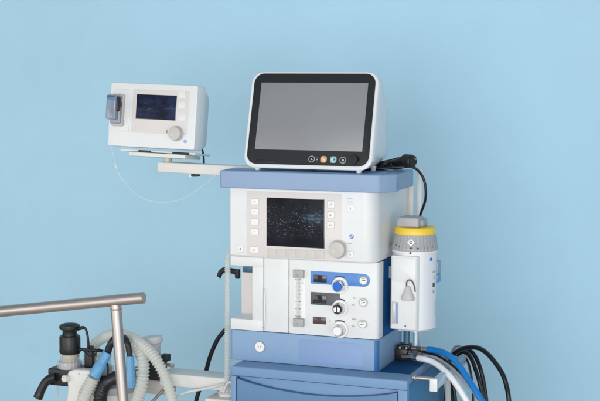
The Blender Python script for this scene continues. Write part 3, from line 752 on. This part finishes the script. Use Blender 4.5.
for s in (-1, 1):
    o_ = Vector((0, -.35, 1)).normalized()*s*.007; b.cyl(p2+o_, p2+o_+d*.012, .0021, 'brass', n=10)
build('plug', b, pc)

# ------------------------------------------------------------------ swing arm with the gas monitor
YA = .10
ar = thing('mounting_arm', tuple(U(217, 172, YA)), 'white swing arm with tray holding the small monitor at left of the shelf', 'bracket')
a0 = U(161.3, 166.6, YA); a1 = U(236, 170.6, .06); a2 = U(262, 172, .05)
d = a1-a0; L_ = d.length+.09; Ma = Tr(*a0) @ Matrix((( d.normalized().x, -d.normalized().y, 0, 0), (d.normalized().y, d.normalized().x, 0, 0), (d.normalized().z, 0, 1, 0), (0, 0, 0, 1)))
b = MB(); b.box(0, L_, -.02, .02, -.0135, .0135, 'arm_white', .003, 3, M=Ma); beam = build('arm_beam', b, ar)
b = MB(); c = U(190.5, 172, YA-.004); b.cyl((c.x, YA, c.z-.002), (c.x, YA, c.z-.014), .0062, 'key_white'); b.box(c.x+.004, c.x+.022, YA-.01, YA+.01, c.z-.012, c.z-.003, 'black_plastic', .001); build('clamp_knob', b, beam)
b = MB(); c = U(168, 160, YA); b.cyl((c.x, YA, c.z-.006), (c.x, YA, c.z+.008), .011, 'knob_grey'); build('pivot', b, ar)
zt0_ = U(156, 153.5, YA).z
rotg = Matrix.Rotation(R(1.6), 4, 'Y') @ Matrix.Rotation(R(-5.5), 4, 'X')
G0 = U(151, 148.6, YA-.05)
Mg = Tr(*G0) @ rotg
def GL(px, py, y=0): return UL(px, py, Mg, y)
x0 = GL(128.8, 153).x; x1 = GL(185, 156.5).x; zz0 = GL(156, 157.0).z; zz1 = GL(156, 153.2).z
b = MB(); b.box(x0, x1, .0, .10, zz0, zz1, 'arm_white', .0015, M=Mg)
x2 = GL(118.4, 149).x; x3 = GL(193, 156).x
b.box(x2, x3, .012, .11, GL(156, 152.6).z, GL(156, 150.8).z, 'arm_white', .001, M=Mg)
tr = build('tray', b, ar)
for (aa, bb) in ((137.5, 149), (171.5, 187)):
    c0 = GL(aa, 152).x; c1 = GL(bb, 152).x; q = MB(); q.box(c0, c1, .004, .03, zz1-.0005, GL(156, 150.9).z-.0003 if aa < 150 else zz1+.006, 'black_plastic', .001, M=Mg); build('clamp_pad', q, tr)

gm = thing('gas_monitor', tuple(G0), 'small white gas monitor with dark blue screen on the swing arm at left', 'monitor', rot=rotg)
g0 = GL(110.2, 100).x; g1 = GL(196.6, 110).x; gz1 = GL(154, 84).z; gz0 = GL(151, 147.9).z
q = MB(); gs = lambda y, i, r: (y, rr(g0+i, g1-i, gz0+i, gz1-i, r, 5))
loft(q, [gs(0, .0025, .004), gs(.0006, .001, .004), gs(.0025, 0, .005), gs(.05, 0, .005), gs(.052, .003, .005)], 'white_plastic')
loft(q, [(.052, rr(g0+.003, g1-.002, gz0+.003, gz1-.003, .01, 5)), (.085, rr(g0+.004, g1-.004, gz0+.004, gz1-.012, .02, 5)), (.097, rr(g0+.012, g1-.012, gz0+.01, gz1-.024, .02, 5))], 'white_plastic')
build('housing', q, gm, local=True)
def gp(name, px, m_, r=.003, th=.001, bev=.0004, parent=gm, y=0.0):
    x0, x1, z0, z2 = fr(*px, y, Mg); q = MB(); q.prism(rr(x0, x1, z0, z2, r, 4), y-th, y+.002, m_, bev=bev); return build(name, q, parent, local=True)
kp = gp('keypad', (132.4, 90.2, 188.6, 134), 'warm_panel', .003, .0007)
gp('module_panel', (113, 89.4, 130, 131.6), 'white_plastic', .003, .002, .001)
q = MB(); x0, x1, z0, z2 = fr(136.4, 94.9, 176.4, 119.8, 0, Mg); q.box(x0, x1, -.0012, .001, z0, z2, 'black_gloss', .0003); q.box(x0+.0012, x1-.0012, -.0018, .001, z0+.0012, z2-.0012, 'lcd_gas', .0002); build('screen', q, kp, local=True)
for (cx, cy) in ((182, 94.6), (181.8, 105), (181.6, 117.4)): gp('key', (cx-3.4, cy-3.3, cx+3.4, cy+3.3), 'white_plastic', .002, .0018, .0005)
p = GL(176.8, 133.8); q = MB(); M = Tr(p.x, 0, p.z) @ RXF
q.lathe([(.0205, 0), (.0205, .002), (.0185, .0035), (.0180, .0155), (.017, .0175), (.0145, .018), (0, .018)], 'knob_grey', M, 44); q.lathe([(0, 0), (.003, .0003), (.004, 0)], 'key_grey', Tr(p.x-.007, -.0181, p.z-.003) @ RXF, 16); build('control_knob', q, gm, local=True)
logo(185.2, 141.4, 0, .0045, gm, Mg, True)
q = MB(); x0, x1, z0, z2 = fr(166.4, 130, 167.6, 133.4, 0, Mg); q.box(x0, x1, -.001, .001, z0, z2, 'print_grey', 0); build('printed_legend', q, gm, local=True)
# water trap
q = MB(); x0, x1, z0, z2 = fr(113.6, 94.6, 125, 126.4, 0, Mg); q.prism(rr(x0, x1, z0, z2, .005, 4), -.012, .001, 'knob_grey', bev=.003, seg=3)
q.box(x0+.002, x1-.002, -.024, -.0118, z0+.006, z2-.004, 'trap_glass', .004, 3)
wt = build('water_trap', q, gm, local=True)
q = MB(); x0, x1, z0, z2 = fr(107.8, 94.6, 117.6, 119.6, -.03, Mg); q.prism(rr(x0, x1, z0, z2, .006, 5), -.042, -.0235, 'trap_glass', bev=.004, seg=3)
q.box(x0+.005, x1-.005, -.0365, -.026, z0+.005, z0+.022, 'dial_grey', .003)
q.box(x0+.003, x1-.003, -.0432, -.038, z2-.014, z2-.009, 'logo_blue', .001)
q.box(x0+.002, x1-.004, -.0428, -.038, z2-.007, z2-.003, 'icon_dark', .001)
build('trap_cup', q, wt, local=True)
q = MB(); x0, x1, z0, z2 = fr(118.2, 96, 121.4, 112.4, -.02, Mg); q.prism([(x0, z0), (x1-.002, z0+.004), (x1, (z0+z2)/2), (x1-.002, z2-.004), (x0, z2)], -.036, -.014, 'black_plastic', bev=.002); build('trap_latch', q, wt, local=True)

# cable behind the gas monitor
b = MB(); pts = [U(195, 139, .14), U(199.6, 144, .15), U(202.6, 151, .15), U(203.8, 159, .14), U(203.6, 166, .13), U(202, 174, .12)]
b.tube(cr(pts, .003), .0028, 'cable_teal', 10); tag(build('monitor_cable', b), 'thin dark cable hanging behind the small monitor on the swing arm', 'cable')
# clear sampling line
st = thing('sampling_line', tuple(U(112, 160, .03)), 'thin clear sampling tube looping from the small monitor to the blue shelf', 'tube')
pts = [U(109.6, 121, .0), U(109, 130, .0), U(110.2, 142, .0), U(112.6, 153, .01), U(115.2, 164, .02), U(119, 174, .02), U(125, 182.4, .02), U(137, 194.6, .02), U(149, 200.6, .02), U(160, 202.4, .02), U(172, 201.6, .02), U(183, 198.4, .02), U(195, 191.6, .02), U(206, 183.4, .01), U(214, 176.6, 0.005), U(222, 171.6, .0), U(232, 168.6, .0), U(246, 168.3, .02)]
for k in (-1, -2): pts[k].z = max(pts[k].z, zs1+.003)
b = MB(); b.tube(cr(pts, .004), .0013, 'sample_clear', 8); build('tube', b, st)
b = MB(); c = U(115.2, 164, .02); c2 = U(116.6, 168.4, .02); b.cyl(c, c2, .0042, 'sample_clear', n=16); b.cyl(U(114, 160.4, .02), c, .0026, 'sample_clear', n=12); build('joint', b, st)

# ------------------------------------------------------------------ gas supply hoses at the right
def hose(name, label, r, m, pts, fit=None, group='gas hoses and cables looping from the back of the machine', cat='hose'):
    P = [U(*p) for p in pts]; e_ = P[-1]; P += [e_+Vector((.006, .01, -.10)), Vector((e_.x*.8+.09, e_.y+.05, .22))]
    t = thing(name, tuple(P[0]), label, cat, group)
    b = MB(); b.tube(cr(P, .005), r, m, 14); build('hose_tube', b, t)
    if fit:
        A, B = U(*fit[0]), U(*fit[1]); d = (B-A).normalized(); Lf = (B-A).length
        b = MB(); b.cyl(A, A+d*Lf*.35, fit[2]*.72, 'steel'); b.cyl(A+d*Lf*.3, A+d*Lf*.62, fit[2], 'brass_steel', n=6); b.cyl(A+d*Lf*.6, A+d*Lf*.98, fit[2]*.8, 'steel'); b.cyl(A+d*Lf*.86, B+d*.004, fit[2]*1.04, 'brass_steel')
        build('fitting', b, t)
    return t
hose('gas_hose', 'bright blue gas hose curving down from the right of the machine', .0078, 'hose_blue',
     [(428, 349.4, .15), (436, 350.3, .14), (446, 353.6, .12), (455, 360.2, .10), (462, 369.5, .08), (469, 380.5, .06), (477, 393, .04), (488, 412, .02), (500, 440, 0)], ((412, 348, .16), (429, 349.5, .15), .0075))
hose('gas_hose', 'thick white gas hose curving down in front of the other hoses', .0078, 'hose_white',
     [(418, 358, .12), (425, 359.2, .11), (433, 362, .10), (441, 367.4, .08), (448, 374, .06), (455, 382.6, .05), (462, 393, .04), (470, 408, .03), (480, 440, .02)], ((402.5, 356.6, .14), (419, 358.1, .12), .0072))
hose('gas_hose', 'slim black gas hose running between the blue and grey hoses', .0058, 'hose_black',
     [(421, 352.6, .16), (431, 354.2, .15), (441, 358.6, .14), (450, 364.2, .12), (459, 372.4, .10), (468, 381.6, .08), (476, 390.4, .06), (484, 400.6, .05), (498, 425, .05)], ((407, 350.6, .17), (422, 352.8, .16), .0066))
hose('gas_hose', 'slim light grey hose running just above the thick white hose', .0042, 'hose_grey',
     [(424, 355.4, .14), (434, 357.2, .13), (443, 361.8, .12), (452, 368.4, .10), (461, 377, .08), (469, 386.4, .06), (478, 398, .05), (490, 420, .04)], ((409, 353.4, .15), (425, 355.6, .14), .0062))
hose('power_cable', 'thick black cable making the widest loop right of the machine', .0062, 'hose_black',
     [(446, 402, .30), (447, 380, .30), (449, 364, .30), (453, 354.4, .28), (461, 349.2, .26), (471, 347.1, .24), (480, 348.6, .22), (488, 354.2, .20), (496, 363.6, .18), (502.6, 374, .16), (506.6, 386, .15), (509, 401, .14), (511, 430, .14)], cat='cable')
hose('power_cable', 'black cable hanging in a narrow loop inside the widest loop', .0056, 'hose_black',
     [(452, 420, .34), (452.6, 398, .34), (453, 380, .34), (455.6, 362, .33), (460.6, 353, .32), (466.4, 352.6, .31), (471.4, 358.6, .30), (475.6, 369.6, .29), (479.6, 383, .28), (482.6, 398, .28), (485, 425, .28)], cat='cable')
hose('power_cable', 'outer one of two close black cables falling inside the widest loop', .0058, 'hose_black',
     [(455, 360, .38), (459.6, 352, .38), (466, 349.4, .37), (472.4, 352.4, .36), (477.6, 361, .35), (481.6, 373, .34), (484.6, 388, .34), (486.6, 404, .34), (488, 425, .34)], cat='cable')
hose('signal_cable', 'silver grey cable looping between the black cables', .0036, 'hose_grey',
     [(451.5, 372, .36), (451.4, 358, .36), (453.4, 349, .36), (458, 345.8, .35), (462.4, 348.4, .34), (466.6, 358, .33), (470, 370, .32), (472.6, 384, .31), (474, 402, .3), (475, 425, .3)], cat='cable')
hose('drain_tube', 'wide pale translucent tube hanging straight down by the rail', .0082, 'hose_clear',
     [(444.5, 366, .26), (446.4, 374, .25), (447.4, 384, .25), (448, 396, .25), (448.4, 425, .25)], cat='tube')

hose('power_cable', 'black cable falling almost straight between the rail and the narrow loop', .0052, 'hose_black',
     [(430, 352.4, .18), (437, 355, .19), (443.5, 361.4, .20), (449, 371.6, .21), (452.6, 384, .22), (455, 398, .22), (457, 425, .22)], cat='cable')
hose('drain_tube', 'slim clear tube curving between the white hose and the black cables', .0040, 'hose_clearer',
     [(440, 361, .16), (447, 366, .15), (454, 374.4, .14), (460.6, 384.6, .13), (466, 396.4, .12), (471, 420, .12)], cat='tube')
hose('signal_cable', 'thin black wire looping lowest inside the cable bundle', .0026, 'hose_black',
     [(457, 372, .30), (459.6, 361.6, .30), (464.4, 357.6, .30), (468.4, 362.6, .29), (471, 373, .28), (472.4, 386, .28), (473, 400, .28), (474, 425, .28)], cat='cable')

# ------------------------------------------------------------------ left of the machine: hose, hook, black tube, support arm
def corr_hose(mb, P, r, amp, pitch, m, n=18):
    path = cr(P, pitch/6); mb.tube(path, r, m, n, rf=lambda L, t: r+amp*math.cos(2*math.pi*L/pitch)); return mb
b = MB(); xh = U(228, 258, .07).x; P = [Vector((xh, .14, U(228, 240, .14).z)), Vector((xh, .115, U(228, 249, .11).z)), U(228, 258, .07), U(227.7, 275, .06), U(227.5, 300, .06), U(227.5, 330, .06), U(227.4, 360, .06), U(227.2, 378, .06), U(227.6, 396, .07), U(229, 420, .08)]
corr_hose(b, P, .0076, .0009, .0058, 'hose_clearer', 14); tag(build('breathing_hose', b), 'narrow clear corrugated hose hanging straight down the left edge of the machine', 'hose', 'clear corrugated breathing hoses')
t = thing('hose_hook', tuple(U(222, 275, .10)), 'small black hook holding the clear hose at the left edge of the machine', 'hook')
b = MB(); P = [U(218.6, 278, .09), U(220.0, 273.6, .09), U(222.6, 270.6, .09), U(226.4, 269.6, .09), U(231, 270.6, .09), U(238.6, 272.4, .09)]
b.tube(cr(P, .003), .007, 'black_plastic', 14, rf=lambda L, s: .0042+.0036*math.sin(min(1, s*1.5+.15)*math.pi*.6)); build('hook', b, t)
b = MB(); p = U(237.6, 274, .09); b.lathe([(0, -.013), (.006, -.012), (.0075, -.006), (.0075, .008), (.006, .013), (0, .014)], 'black_plastic', Tr(p.x, .09, p.z), 24); build('grip', b, t)
b = MB(); p = U(219.4, 277.4, .088); b.cyl((p.x, .082, p.z), (p.x, .078, p.z), .0028, 'key_grey', n=12); build('hook_screw', b, t)
b = MB(); P = [U(229, 326, .22), U(223.6, 331.6, .22), U(218, 338.6, .22), U(213.4, 348, .22), U(209.6, 358, .22), U(206.6, 369, .22), U(203, 381, .22), U(199, 391, .22), U(196, 402, .22), U(192, 425, .22)]
b.tube(cr(P, .005), .0062, 'hose_black', 14); tag(build('black_hose', b), 'black hose bending down behind the white support arm left of the machine', 'hose')
# support arm
sa = thing('support_arm', tuple(U(212, 396, .06)), 'white horizontal support arm joining the breathing system to the machine', 'arm')
ya = .05
A = U(160, 377.6, ya); B = U(222, 379.6, ya); zt1_ = U(195, 375.8, ya).z; zb1_ = U(195, 388.4, ya).z
b = MB(); n = 10; r = .036; xs = [A.x, B.x-.01]
out = [(xs[0], ya+2*r), (xs[0], ya)]+[(xs[1]+r*math.sin(R(t))*1.0, ya+r-r*math.cos(R(t))) for t in range(0, 181, 18)]
b.prism(out, zb1_, zt1_, 'arm_white', 'xy', bev=.003, seg=3); build('arm_beam', b, sa)
jx = U(222.5, 390, ya).x; jy = ya+r
b = MB(); b.cyl((jx, jy, zb1_-.02), (jx, jy, zb1_+.001), .026, 'arm_white', n=36); b.cyl((jx, jy, zb1_-.012), (jx, jy, zb1_-.006), .029, 'knob_grey', n=36); build('joint', b, sa)
c0 = U(205, 396, ya-.01); b = MB(); b.box(c0.x, xc0+.005, ya-.012, ya+.08, zb1_-.055, zb1_-.0205, 'arm_white', .004, 3); build('bracket', b, sa)
b = MB(); c = U(231, 381, .04); b.tube(cr([U(224, 392, .035), U(226, 385.6, .03), U(229.4, 382, .025), U(232, 383.6, .02)], .002), .003, 'arm_white', 10); build('clip', b, sa)
b = MB(); P = [U(172, 400, .03), U(180, 394.6, .03), U(190, 391.4, .03), U(205, 388.6, .03), U(216, 386, .03), U(224, 384, .04)]
b.tube(cr(P, .004), .0035, 'hose_clear', 10); tag(build('pressure_line', b), 'thin pale tube running below the white support arm', 'tube')

# ------------------------------------------------------------------ breathing system (far left)
YB = .02
bsys = thing('breathing_system', tuple(U(90, 401, YB)), 'breathing circuit block with black valve cap, clear dome and white lever below the steel handle', 'breathing system')
def pz(px, py, Y=YB): return U(px, py, Y)
kx = .00237
def vlathe(prof_px, px, m, Y=YB, n=40, ribs=0, ramp=0, q=None):   # profile in photo pixels: (radius, y)
    p = U(px, 350, Y); q = q or MB(); s = (U(px+10, 350, Y).x-p.x)*math.cos(R(20))/10
    prof = [(r_*s, U(px, y_, Y).z) for r_, y_ in prof_px]
    return q.lathe(prof, m, Tr(p.x, Y, 0), n, ribs, ramp)
q = vlathe([(0, 352.8), (9.2, 352.8), (9.8, 351.6), (9.8, 347.6)], 70, 'black_plastic', ribs=20, ramp=.0005, n=80)
vlathe([(9.8, 347.8), (9.8, 337), (9.2, 335.4), (7, 334.8), (6.6, 330.6), (7.2, 329.6)], 70, 'black_plastic', q=q)
vlathe([(7, 329.8), (9.4, 328.8), (9.8, 327), (9.5, 325.2), (8.2, 324.2), (0, 324)], 70, 'black_plastic', q=q)
vlathe([(0, 323.9), (6.6, 323.95), (6.2, 323.7), (0, 323.6)], 70, 'bezel', q=q)
cap = build('valve_cap', q, bsys)
q = MB(); q.tube(cr([pz(77.6, 328.6), pz(81.4, 327.2), pz(84.6, 327.6), pz(86.8, 332), pz(88, 339), pz(88.4, 347), pz(87.8, 352)], .003), .0034, 'black_plastic', 10); q.cyl(pz(77.4, 329.2), pz(84.4, 327.4), .0044, 'black_plastic'); build('strap', q, cap)
q = vlathe([(9.3, 368), (9.5, 360), (9.3, 353), (8, 352)], 70, 'clear_plastic'); 
vlathe([(0, 366), (5.4, 366), (5.4, 360), (7.8, 357), (7.8, 354), (0, 353.4)], 70, 'beige', q=q)
for k in range(9):
    a = R(40*k-100); p = pz(70, 359); q.box(p.x+.017*math.cos(a)-.002, p.x+.017*math.cos(a)+.002, YB+.017*math.sin(a)-.002, YB+.017*math.sin(a)+.002, pz(70, 367).z, pz(70, 354).z, 'hose_clear', .0006)
build('clear_dome', q, bsys)
q = vlathe([(0, 367.4), (11.2, 367.4), (11.4, 366), (11.4, 361.6), (10.8, 360.4), (0, 360.2)], 69.6, 'clear_plastic', ribs=22, ramp=.0008, n=88)
vlathe([(0, 367.2), (10.3, 367.2), (9.9, 361), (0, 361)], 69.6, 'dial_grey', q=q); build('ring_nut', q, bsys)
q = vlathe([(9, 372), (9.2, 362), (9, 355.4), (7.6, 353.6), (0, 353)], 101.5, 'clear_plastic', Y=.06)
vlathe([(0, 370), (5, 370), (5, 362), (7, 358.6), (6.6, 356), (0, 355.6)], 101.5, 'beige', Y=.06, q=q); build('clear_dome', q, bsys)
q = vlathe([(0, 373.4), (11, 373.4), (11.2, 372), (11.2, 366.6), (10.6, 365.6), (0, 365.4)], 101.5, 'clear_plastic', Y=.06, ribs=22, ramp=.0008, n=88)
vlathe([(0, 373), (9.6, 373), (9.6, 366), (0, 366)], 101.5, 'dial_grey', Y=.06, q=q); build('ring_nut', q, bsys)
q = vlathe([(0, 388), (12, 388), (12, 374), (11, 373.2), (0, 373)], 101.5, 'black_plastic', Y=.06); build('dome_base', q, bsys)
q = MB(); q.cyl(U(131, 368, .05), U(138.6, 368.6, .05), .0052, 'brass', n=16); q.cyl(U(134, 368.2, .05), U(136.4, 368.5, .05), .0075, 'brass_steel', n=6); q.cyl(U(134.6, 371, .05), U(134.9, 378, .05), .0042, 'brass', n=16); build('sensor_fitting', q, bsys)
q = MB(); q.tube(cr([U(84, 351, .0), U(90, 356, -.01), U(95, 352.6, -.01), U(99, 349, .0), U(104, 354, .01), U(108, 366, .0), U(107, 380, -.02)], .003), .0022, 'hose_black', 8); build('sensor_wire', q, bsys)
# black body
q = MB(); a0 = pz(53.5, 376); a1 = pz(84, 376)
q.prism(rr(a0.x, pz(100, 376).x, pz(70, 384).z, pz(70, 367.2).z, .006, 4), YB-.03, YB+.05, 'black_plastic', bev=.004, seg=3)
q.box(pz(84, 362).x, pz(92, 362).x, YB+.0, YB+.03, pz(90, 372).z, pz(90, 350).z, 'black_plastic', .004)
q.tube(cr([pz(79, 349.4), pz(90, 349.8), pz(103, 351)], .004), .0042, 'black_plastic', 12)
q.box(pz(86, 350).x, pz(90.5, 350).x, YB+.004, YB+.02, pz(88, 370).z, pz(88, 346.4).z, 'black_plastic', .002)
build('valve_block', q, bsys)
q = MB(); P = [pz(62, 374.5), pz(57.4, 375.4), pz(53.6, 379), pz(50.6, 385.4), pz(47.6, 393.6)]
P = [Vector((p.x, YB-.035-.004*i, p.z)) for i, p in enumerate(P)]
q.tube(cr(P, .003), .0102, 'black_plastic', 22, rf=lambda L, s: .0118+.0012*(s > .82)); d = (P[-1]-P[-2]).normalized(); q.cyl(P[-1]-d*.002, P[-1]+d*.0015, .0095, 'dark_slot'); build('elbow_port', q, bsys)
q = MB(); q.tube([pz(57.6, 384), pz(57.4, 391), pz(57.8, 397)], .0022, 'hose_clear', 8); build('drain_stub', q, bsys)
# white lever housing
YL = YB-.045
f = lambda a, c: (U(a, c, YL).x, U(a, c, YL).z)
q = MB(); q.prism([f(66.4, 376), f(68, 371.4), f(74, 369.6), f(88, 370.2), f(91, 373.4), f(88.6, 379.6), f(82.4, 386.2), f(79.2, 392.4), f(78, 404), f(76, 420), f(64.6, 420), f(66, 402), f(67.4, 388)][::-1], YL, YL+.035, 'arm_white', bev=.006, seg=4)
lv = build('lever_housing', q, bsys)
q = MB(); c = U(68.4, 378.4, YL); q.cyl((c.x, YL+.004, c.z), (c.x-.006, YL-.016, c.z+.002), .0095, 'arm_white', n=28, bev=.002); q.cyl((c.x-.006, YL-.0155, c.z+.002), (c.x-.007, YL-.019, c.z+.0025), .005, 'arm_white'); build('lever_knob', q, lv)
q = MB(); c = U(79, 373.8, YL); q.cyl((c.x, YL+.001, c.z), (c.x, YL-.001, c.z), .0032, 'knob_grey', n=16); build('screw', q, lv)
# Y shaped black elbows with pale ring
q = MB(); P = [U(107.4, 353, 0), U(109.4, 347, 0), U(112.4, 341.4, 0), U(116, 337.4, .01), U(120, 336.4, .02)]
q.tube(cr(P, .003), .0098, 'black_plastic', 20); P = [U(122, 336.6, .02), U(125.4, 338.6, .01), U(127.8, 344, .0), U(129.4, 352, 0), U(129.8, 358, 0)]
q.tube(cr(P, .003), .0082, 'black_plastic', 20); build('y_elbow', q, bsys)
q = MB(); q.cyl(U(117.6, 337, .012), U(123.4, 337.6, .02), .0125, 'key_white', n=28); build('pale_collar', q, bsys)
def conn(px0, py0, px1, py1, Y0_, Y1_, r, parent):
    A, B = U(px0, py0, Y0_), U(px1, py1, Y1_); d = B-A; L_ = d.length; M = Tr(*A) @ d.to_track_quat('Z', 'Y').to_matrix().to_4x4(); q = MB()
    q.lathe([(0, 0), (r*.86, 0), (r*.92, .003), (r*.92, L_*.4), (r*1.0, L_*.46), (r*1.12, L_*.5), (r*1.12, L_*.92), (r*1.05, L_), (0, L_)], 'connector_blue', M, 48, ribs=12, ramp=.0003)
    return q
hb = conn(107.6, 352.6, 94.2, 376.4, -.01, -.03, .0145, bsys); build('blue_connector', hb, bsys, label='light blue tilted hose connector')
hb = conn(130.2, 356, 130.8, 387, 0, 0, .0118, bsys); build('blue_connector', hb, bsys, label='light blue upright hose connector behind the handle post')
q = MB(); P = [U(93.6, 377.6, -.03), U(88.4, 388, -.035), U(83.6, 400, -.04), U(79, 416, -.04)]
corr_hose(q, P, .0163, .0023, .0092, 'hose_clear', 22); tag(build('breathing_hose', q), 'clear corrugated hose plugged into the tilted light blue connector', 'hose', 'clear corrugated breathing hoses')
# black ribbed connector
q = MB(); P = [U(117, 377.6, .0), U(110, 380.4, -.01), U(104, 386, -.015), U(101, 393.6, -.02), U(100, 404, -.02), U(100, 420, -.02)]
q.tube(cr(P, .0016), .016, 'black_plastic', 26, rf=lambda L, s: .0172+(.0014 if (L % .009) < .0045 else 0)*(s > .25)); q.cyl(P[0]+Vector((.004, 0, .001)), P[0]+Vector((-.008, -.003, -.002)), .0198, 'black_plastic', n=32); build('ribbed_elbow', q, bsys)
# pale hoses arching over
q = MB(); P = [U(88, 366, .10), U(90, 352, .10), U(97, 342, .10), U(107, 336, .10), U(119, 334.4, .09), U(131, 337.6, .06), U(142, 344.4, .03), U(151.4, 353.4, .01), U(159, 364.4, .0), U(165, 376.6, .0), U(169.6, 390, .0), U(173, 404, .0), U(176, 425, 0)]
corr_hose(q, P, .0137, .0021, .0092, 'hose_clear', 22); tag(build('breathing_hose', q), 'clear corrugated hose arching highest over the breathing block and down to the right', 'hose', 'clear corrugated breathing hoses')
q = MB(); P = [U(120, 348, .06), U(127.6, 344.6, .05), U(134.6, 345.6, .04), U(140.4, 351.6, .03), U(143, 361, .02), U(143.4, 372, .02), U(142, 384, .01), U(139, 395, .01), U(135, 408, .01), U(130, 425, .01)]
corr_hose(q, P, .0156, .0022, .0092, 'hose_clear', 22); tag(build('breathing_hose', q), 'clear corrugated hose dropping steeply beside the steel handle post', 'hose', 'clear corrugated breathing hoses')
# white canister with fitting behind the hoses
cn = thing('suction_bottle', tuple(U(156, 380, .10)), 'small whitish bottle with black bracket behind the arching clear hose', 'bottle')
p = U(154, 352, .10); s = (U(164, 352, .10).x-p.x)*math.cos(R(20))/10
M = Tr(p.x, .10, U(154, 360, .10).z) @ Matrix.Rotation(R(-7), 4, 'Y')
hz = lambda y_: (360-y_)*.00245
q = MB(); q.lathe([(0, hz(362)), (6.4*s, hz(362)), (7.0*s, hz(352)), (7.6*s, hz(346)), (8.2*s, hz(342)), (10.2*s, hz(340.4)), (10.6*s, hz(338)), (10.4*s, hz(334.4)), (9.8*s, hz(333.2)), (0, hz(333))], 'bottle_white', M, 40); build('bottle_body', q, cn)
q = MB(); q.prism(rr(U(147, 370, .08).x, U(161, 370, .08).x, U(150, 380, .08).z, U(150, 360, .08).z, .004, 3), .08, .12, 'black_plastic', bev=.003); q.box(U(160, 358, .08).x, U(167, 358, .08).x, .085, .105, U(165, 362, .08).z, U(165, 355, .08).z, 'black_plastic', .002); build('bracket', q, cn)
q = MB(); q.cyl(U(162, 364.6, .08), U(171, 365.2, .07), .0042, 'brass'); q.cyl(U(170.4, 365.2, .07), U(174, 365.6, .07), .0056, 'brass_steel', n=6); build('fitting', q, cn)
# lower mass: canister under the hoses
q = vlathe([(0, 440), (30, 440), (31, 420), (31, 392), (30, 388), (0, 387)], 108, 'hose_clear', Y=.10); vlathe([(0, 388), (31, 388), (32, 385), (31, 381), (0, 380)], 108, 'dial_grey', Y=.10, q=q)
build('absorber_canister', q, bsys)
q = MB(); q.box(U(112, 372, .08).x, U(170, 372, .08).x, .09, .12, U(140, 392, .1).z, U(140, 378, .1).z, 'knob_grey', .004); q.cyl(U(152, 402, .06), U(163, 390, .06), .0042, 'steel'); build('carrier_bar', q, bsys)

# ------------------------------------------------------------------ steel handle in front at far left
hd = thing('push_handle', tuple(U(125, 440, -.22)), 'brushed steel push handle with round rail and post at the far left', 'handle')
A = U(144.2, 297.6, -.22); B = U(-60, 317.2, -.26); rt = .0142
q = MB(); d = (A-B).normalized(); q.cyl(B, A, rt, 'steel', n=40, bev=.0012); build('rail', q, hd)
q = MB(); C0 = U(115.6, 303, -.222); D0 = U(127, 450, -.222); q.cyl(C0, D0, .0136, 'steel', n=40)
e = (D0-C0).normalized(); q.lathe([(.0136, .0), (.0148, .0), (.0143, .003), (.0138, .005)], 'steel', Tr(*(C0+e*(rt-.001))) @ e.to_track_quat('Z', 'Y').to_matrix().to_4x4(), 40)
q.tube(cr([D0-e*.002, D0+e*.1, Vector((D0.x+.02, D0.y, .25)), Vector((D0.x+.02, D0.y, .0))], .02), .0135, 'steel', 24); build('post', q, hd)
C1 = B+(C0-A)*1.0; q = MB(); q.tube(cr([C1+d*.02-Vector((0, 0, .01)), C1+d*.02-Vector((0, 0, .3)), Vector((C1.x+.03, C1.y, .25)), Vector((C1.x+.03, C1.y, 0))], .02), .0135, 'steel', 24); build('post', q, hd)

# ------------------------------------------------------------------ light
wd = bpy.data.worlds.new('World'); sc.world = wd; wd.use_nodes = True
wd.node_tree.nodes['Background'].inputs[0].default_value = (.86, .94, 1, 1); wd.node_tree.nodes['Background'].inputs[1].default_value = .31
def area(name, loc, tgt, sx, sy, pw, col):
    l = bpy.data.lights.new(name, 'AREA'); l.shape = 'RECTANGLE'; l.size = sx; l.size_y = sy; l.energy = pw; l.color = col
    o = bpy.data.objects.new(name, l); COL.objects.link(o); o.location = loc
    o.rotation_euler = (Vector(tgt)-Vector(loc)).to_track_quat('-Z', 'Y').to_euler(); return o
area('added_top_light', (-.3, -2.2, 3.4), (0, 0, .6), 2.0, 1.6, 6, (1, .985, .96))  # unseen overhead lamp, added to give soft shade under the parts
area('added_key_light', (.9, -5.2, 1.25), (.0, .8, .75), 3.4, 2.2, 146, (.985, .99, 1))  # unseen key lamp added behind the camera; no window is known there
area('left_fill', (-2.6, -2.8, .8), (-.3, 1.0, .8), 2.6, 1.6, 32, (1, .98, .95))
area('side_fill', (2.8, -2.2, .6), (.6, .6, .5), 2.2, 1.2, 25, (.86, .93, 1))

sc.render.engine = 'CYCLES'
sc.view_settings.view_transform = 'Standard'; sc.view_settings.look = 'None'; sc.view_settings.exposure = 0
sc.cycles.max_bounces = 10; sc.cycles.transparent_max_bounces = 16
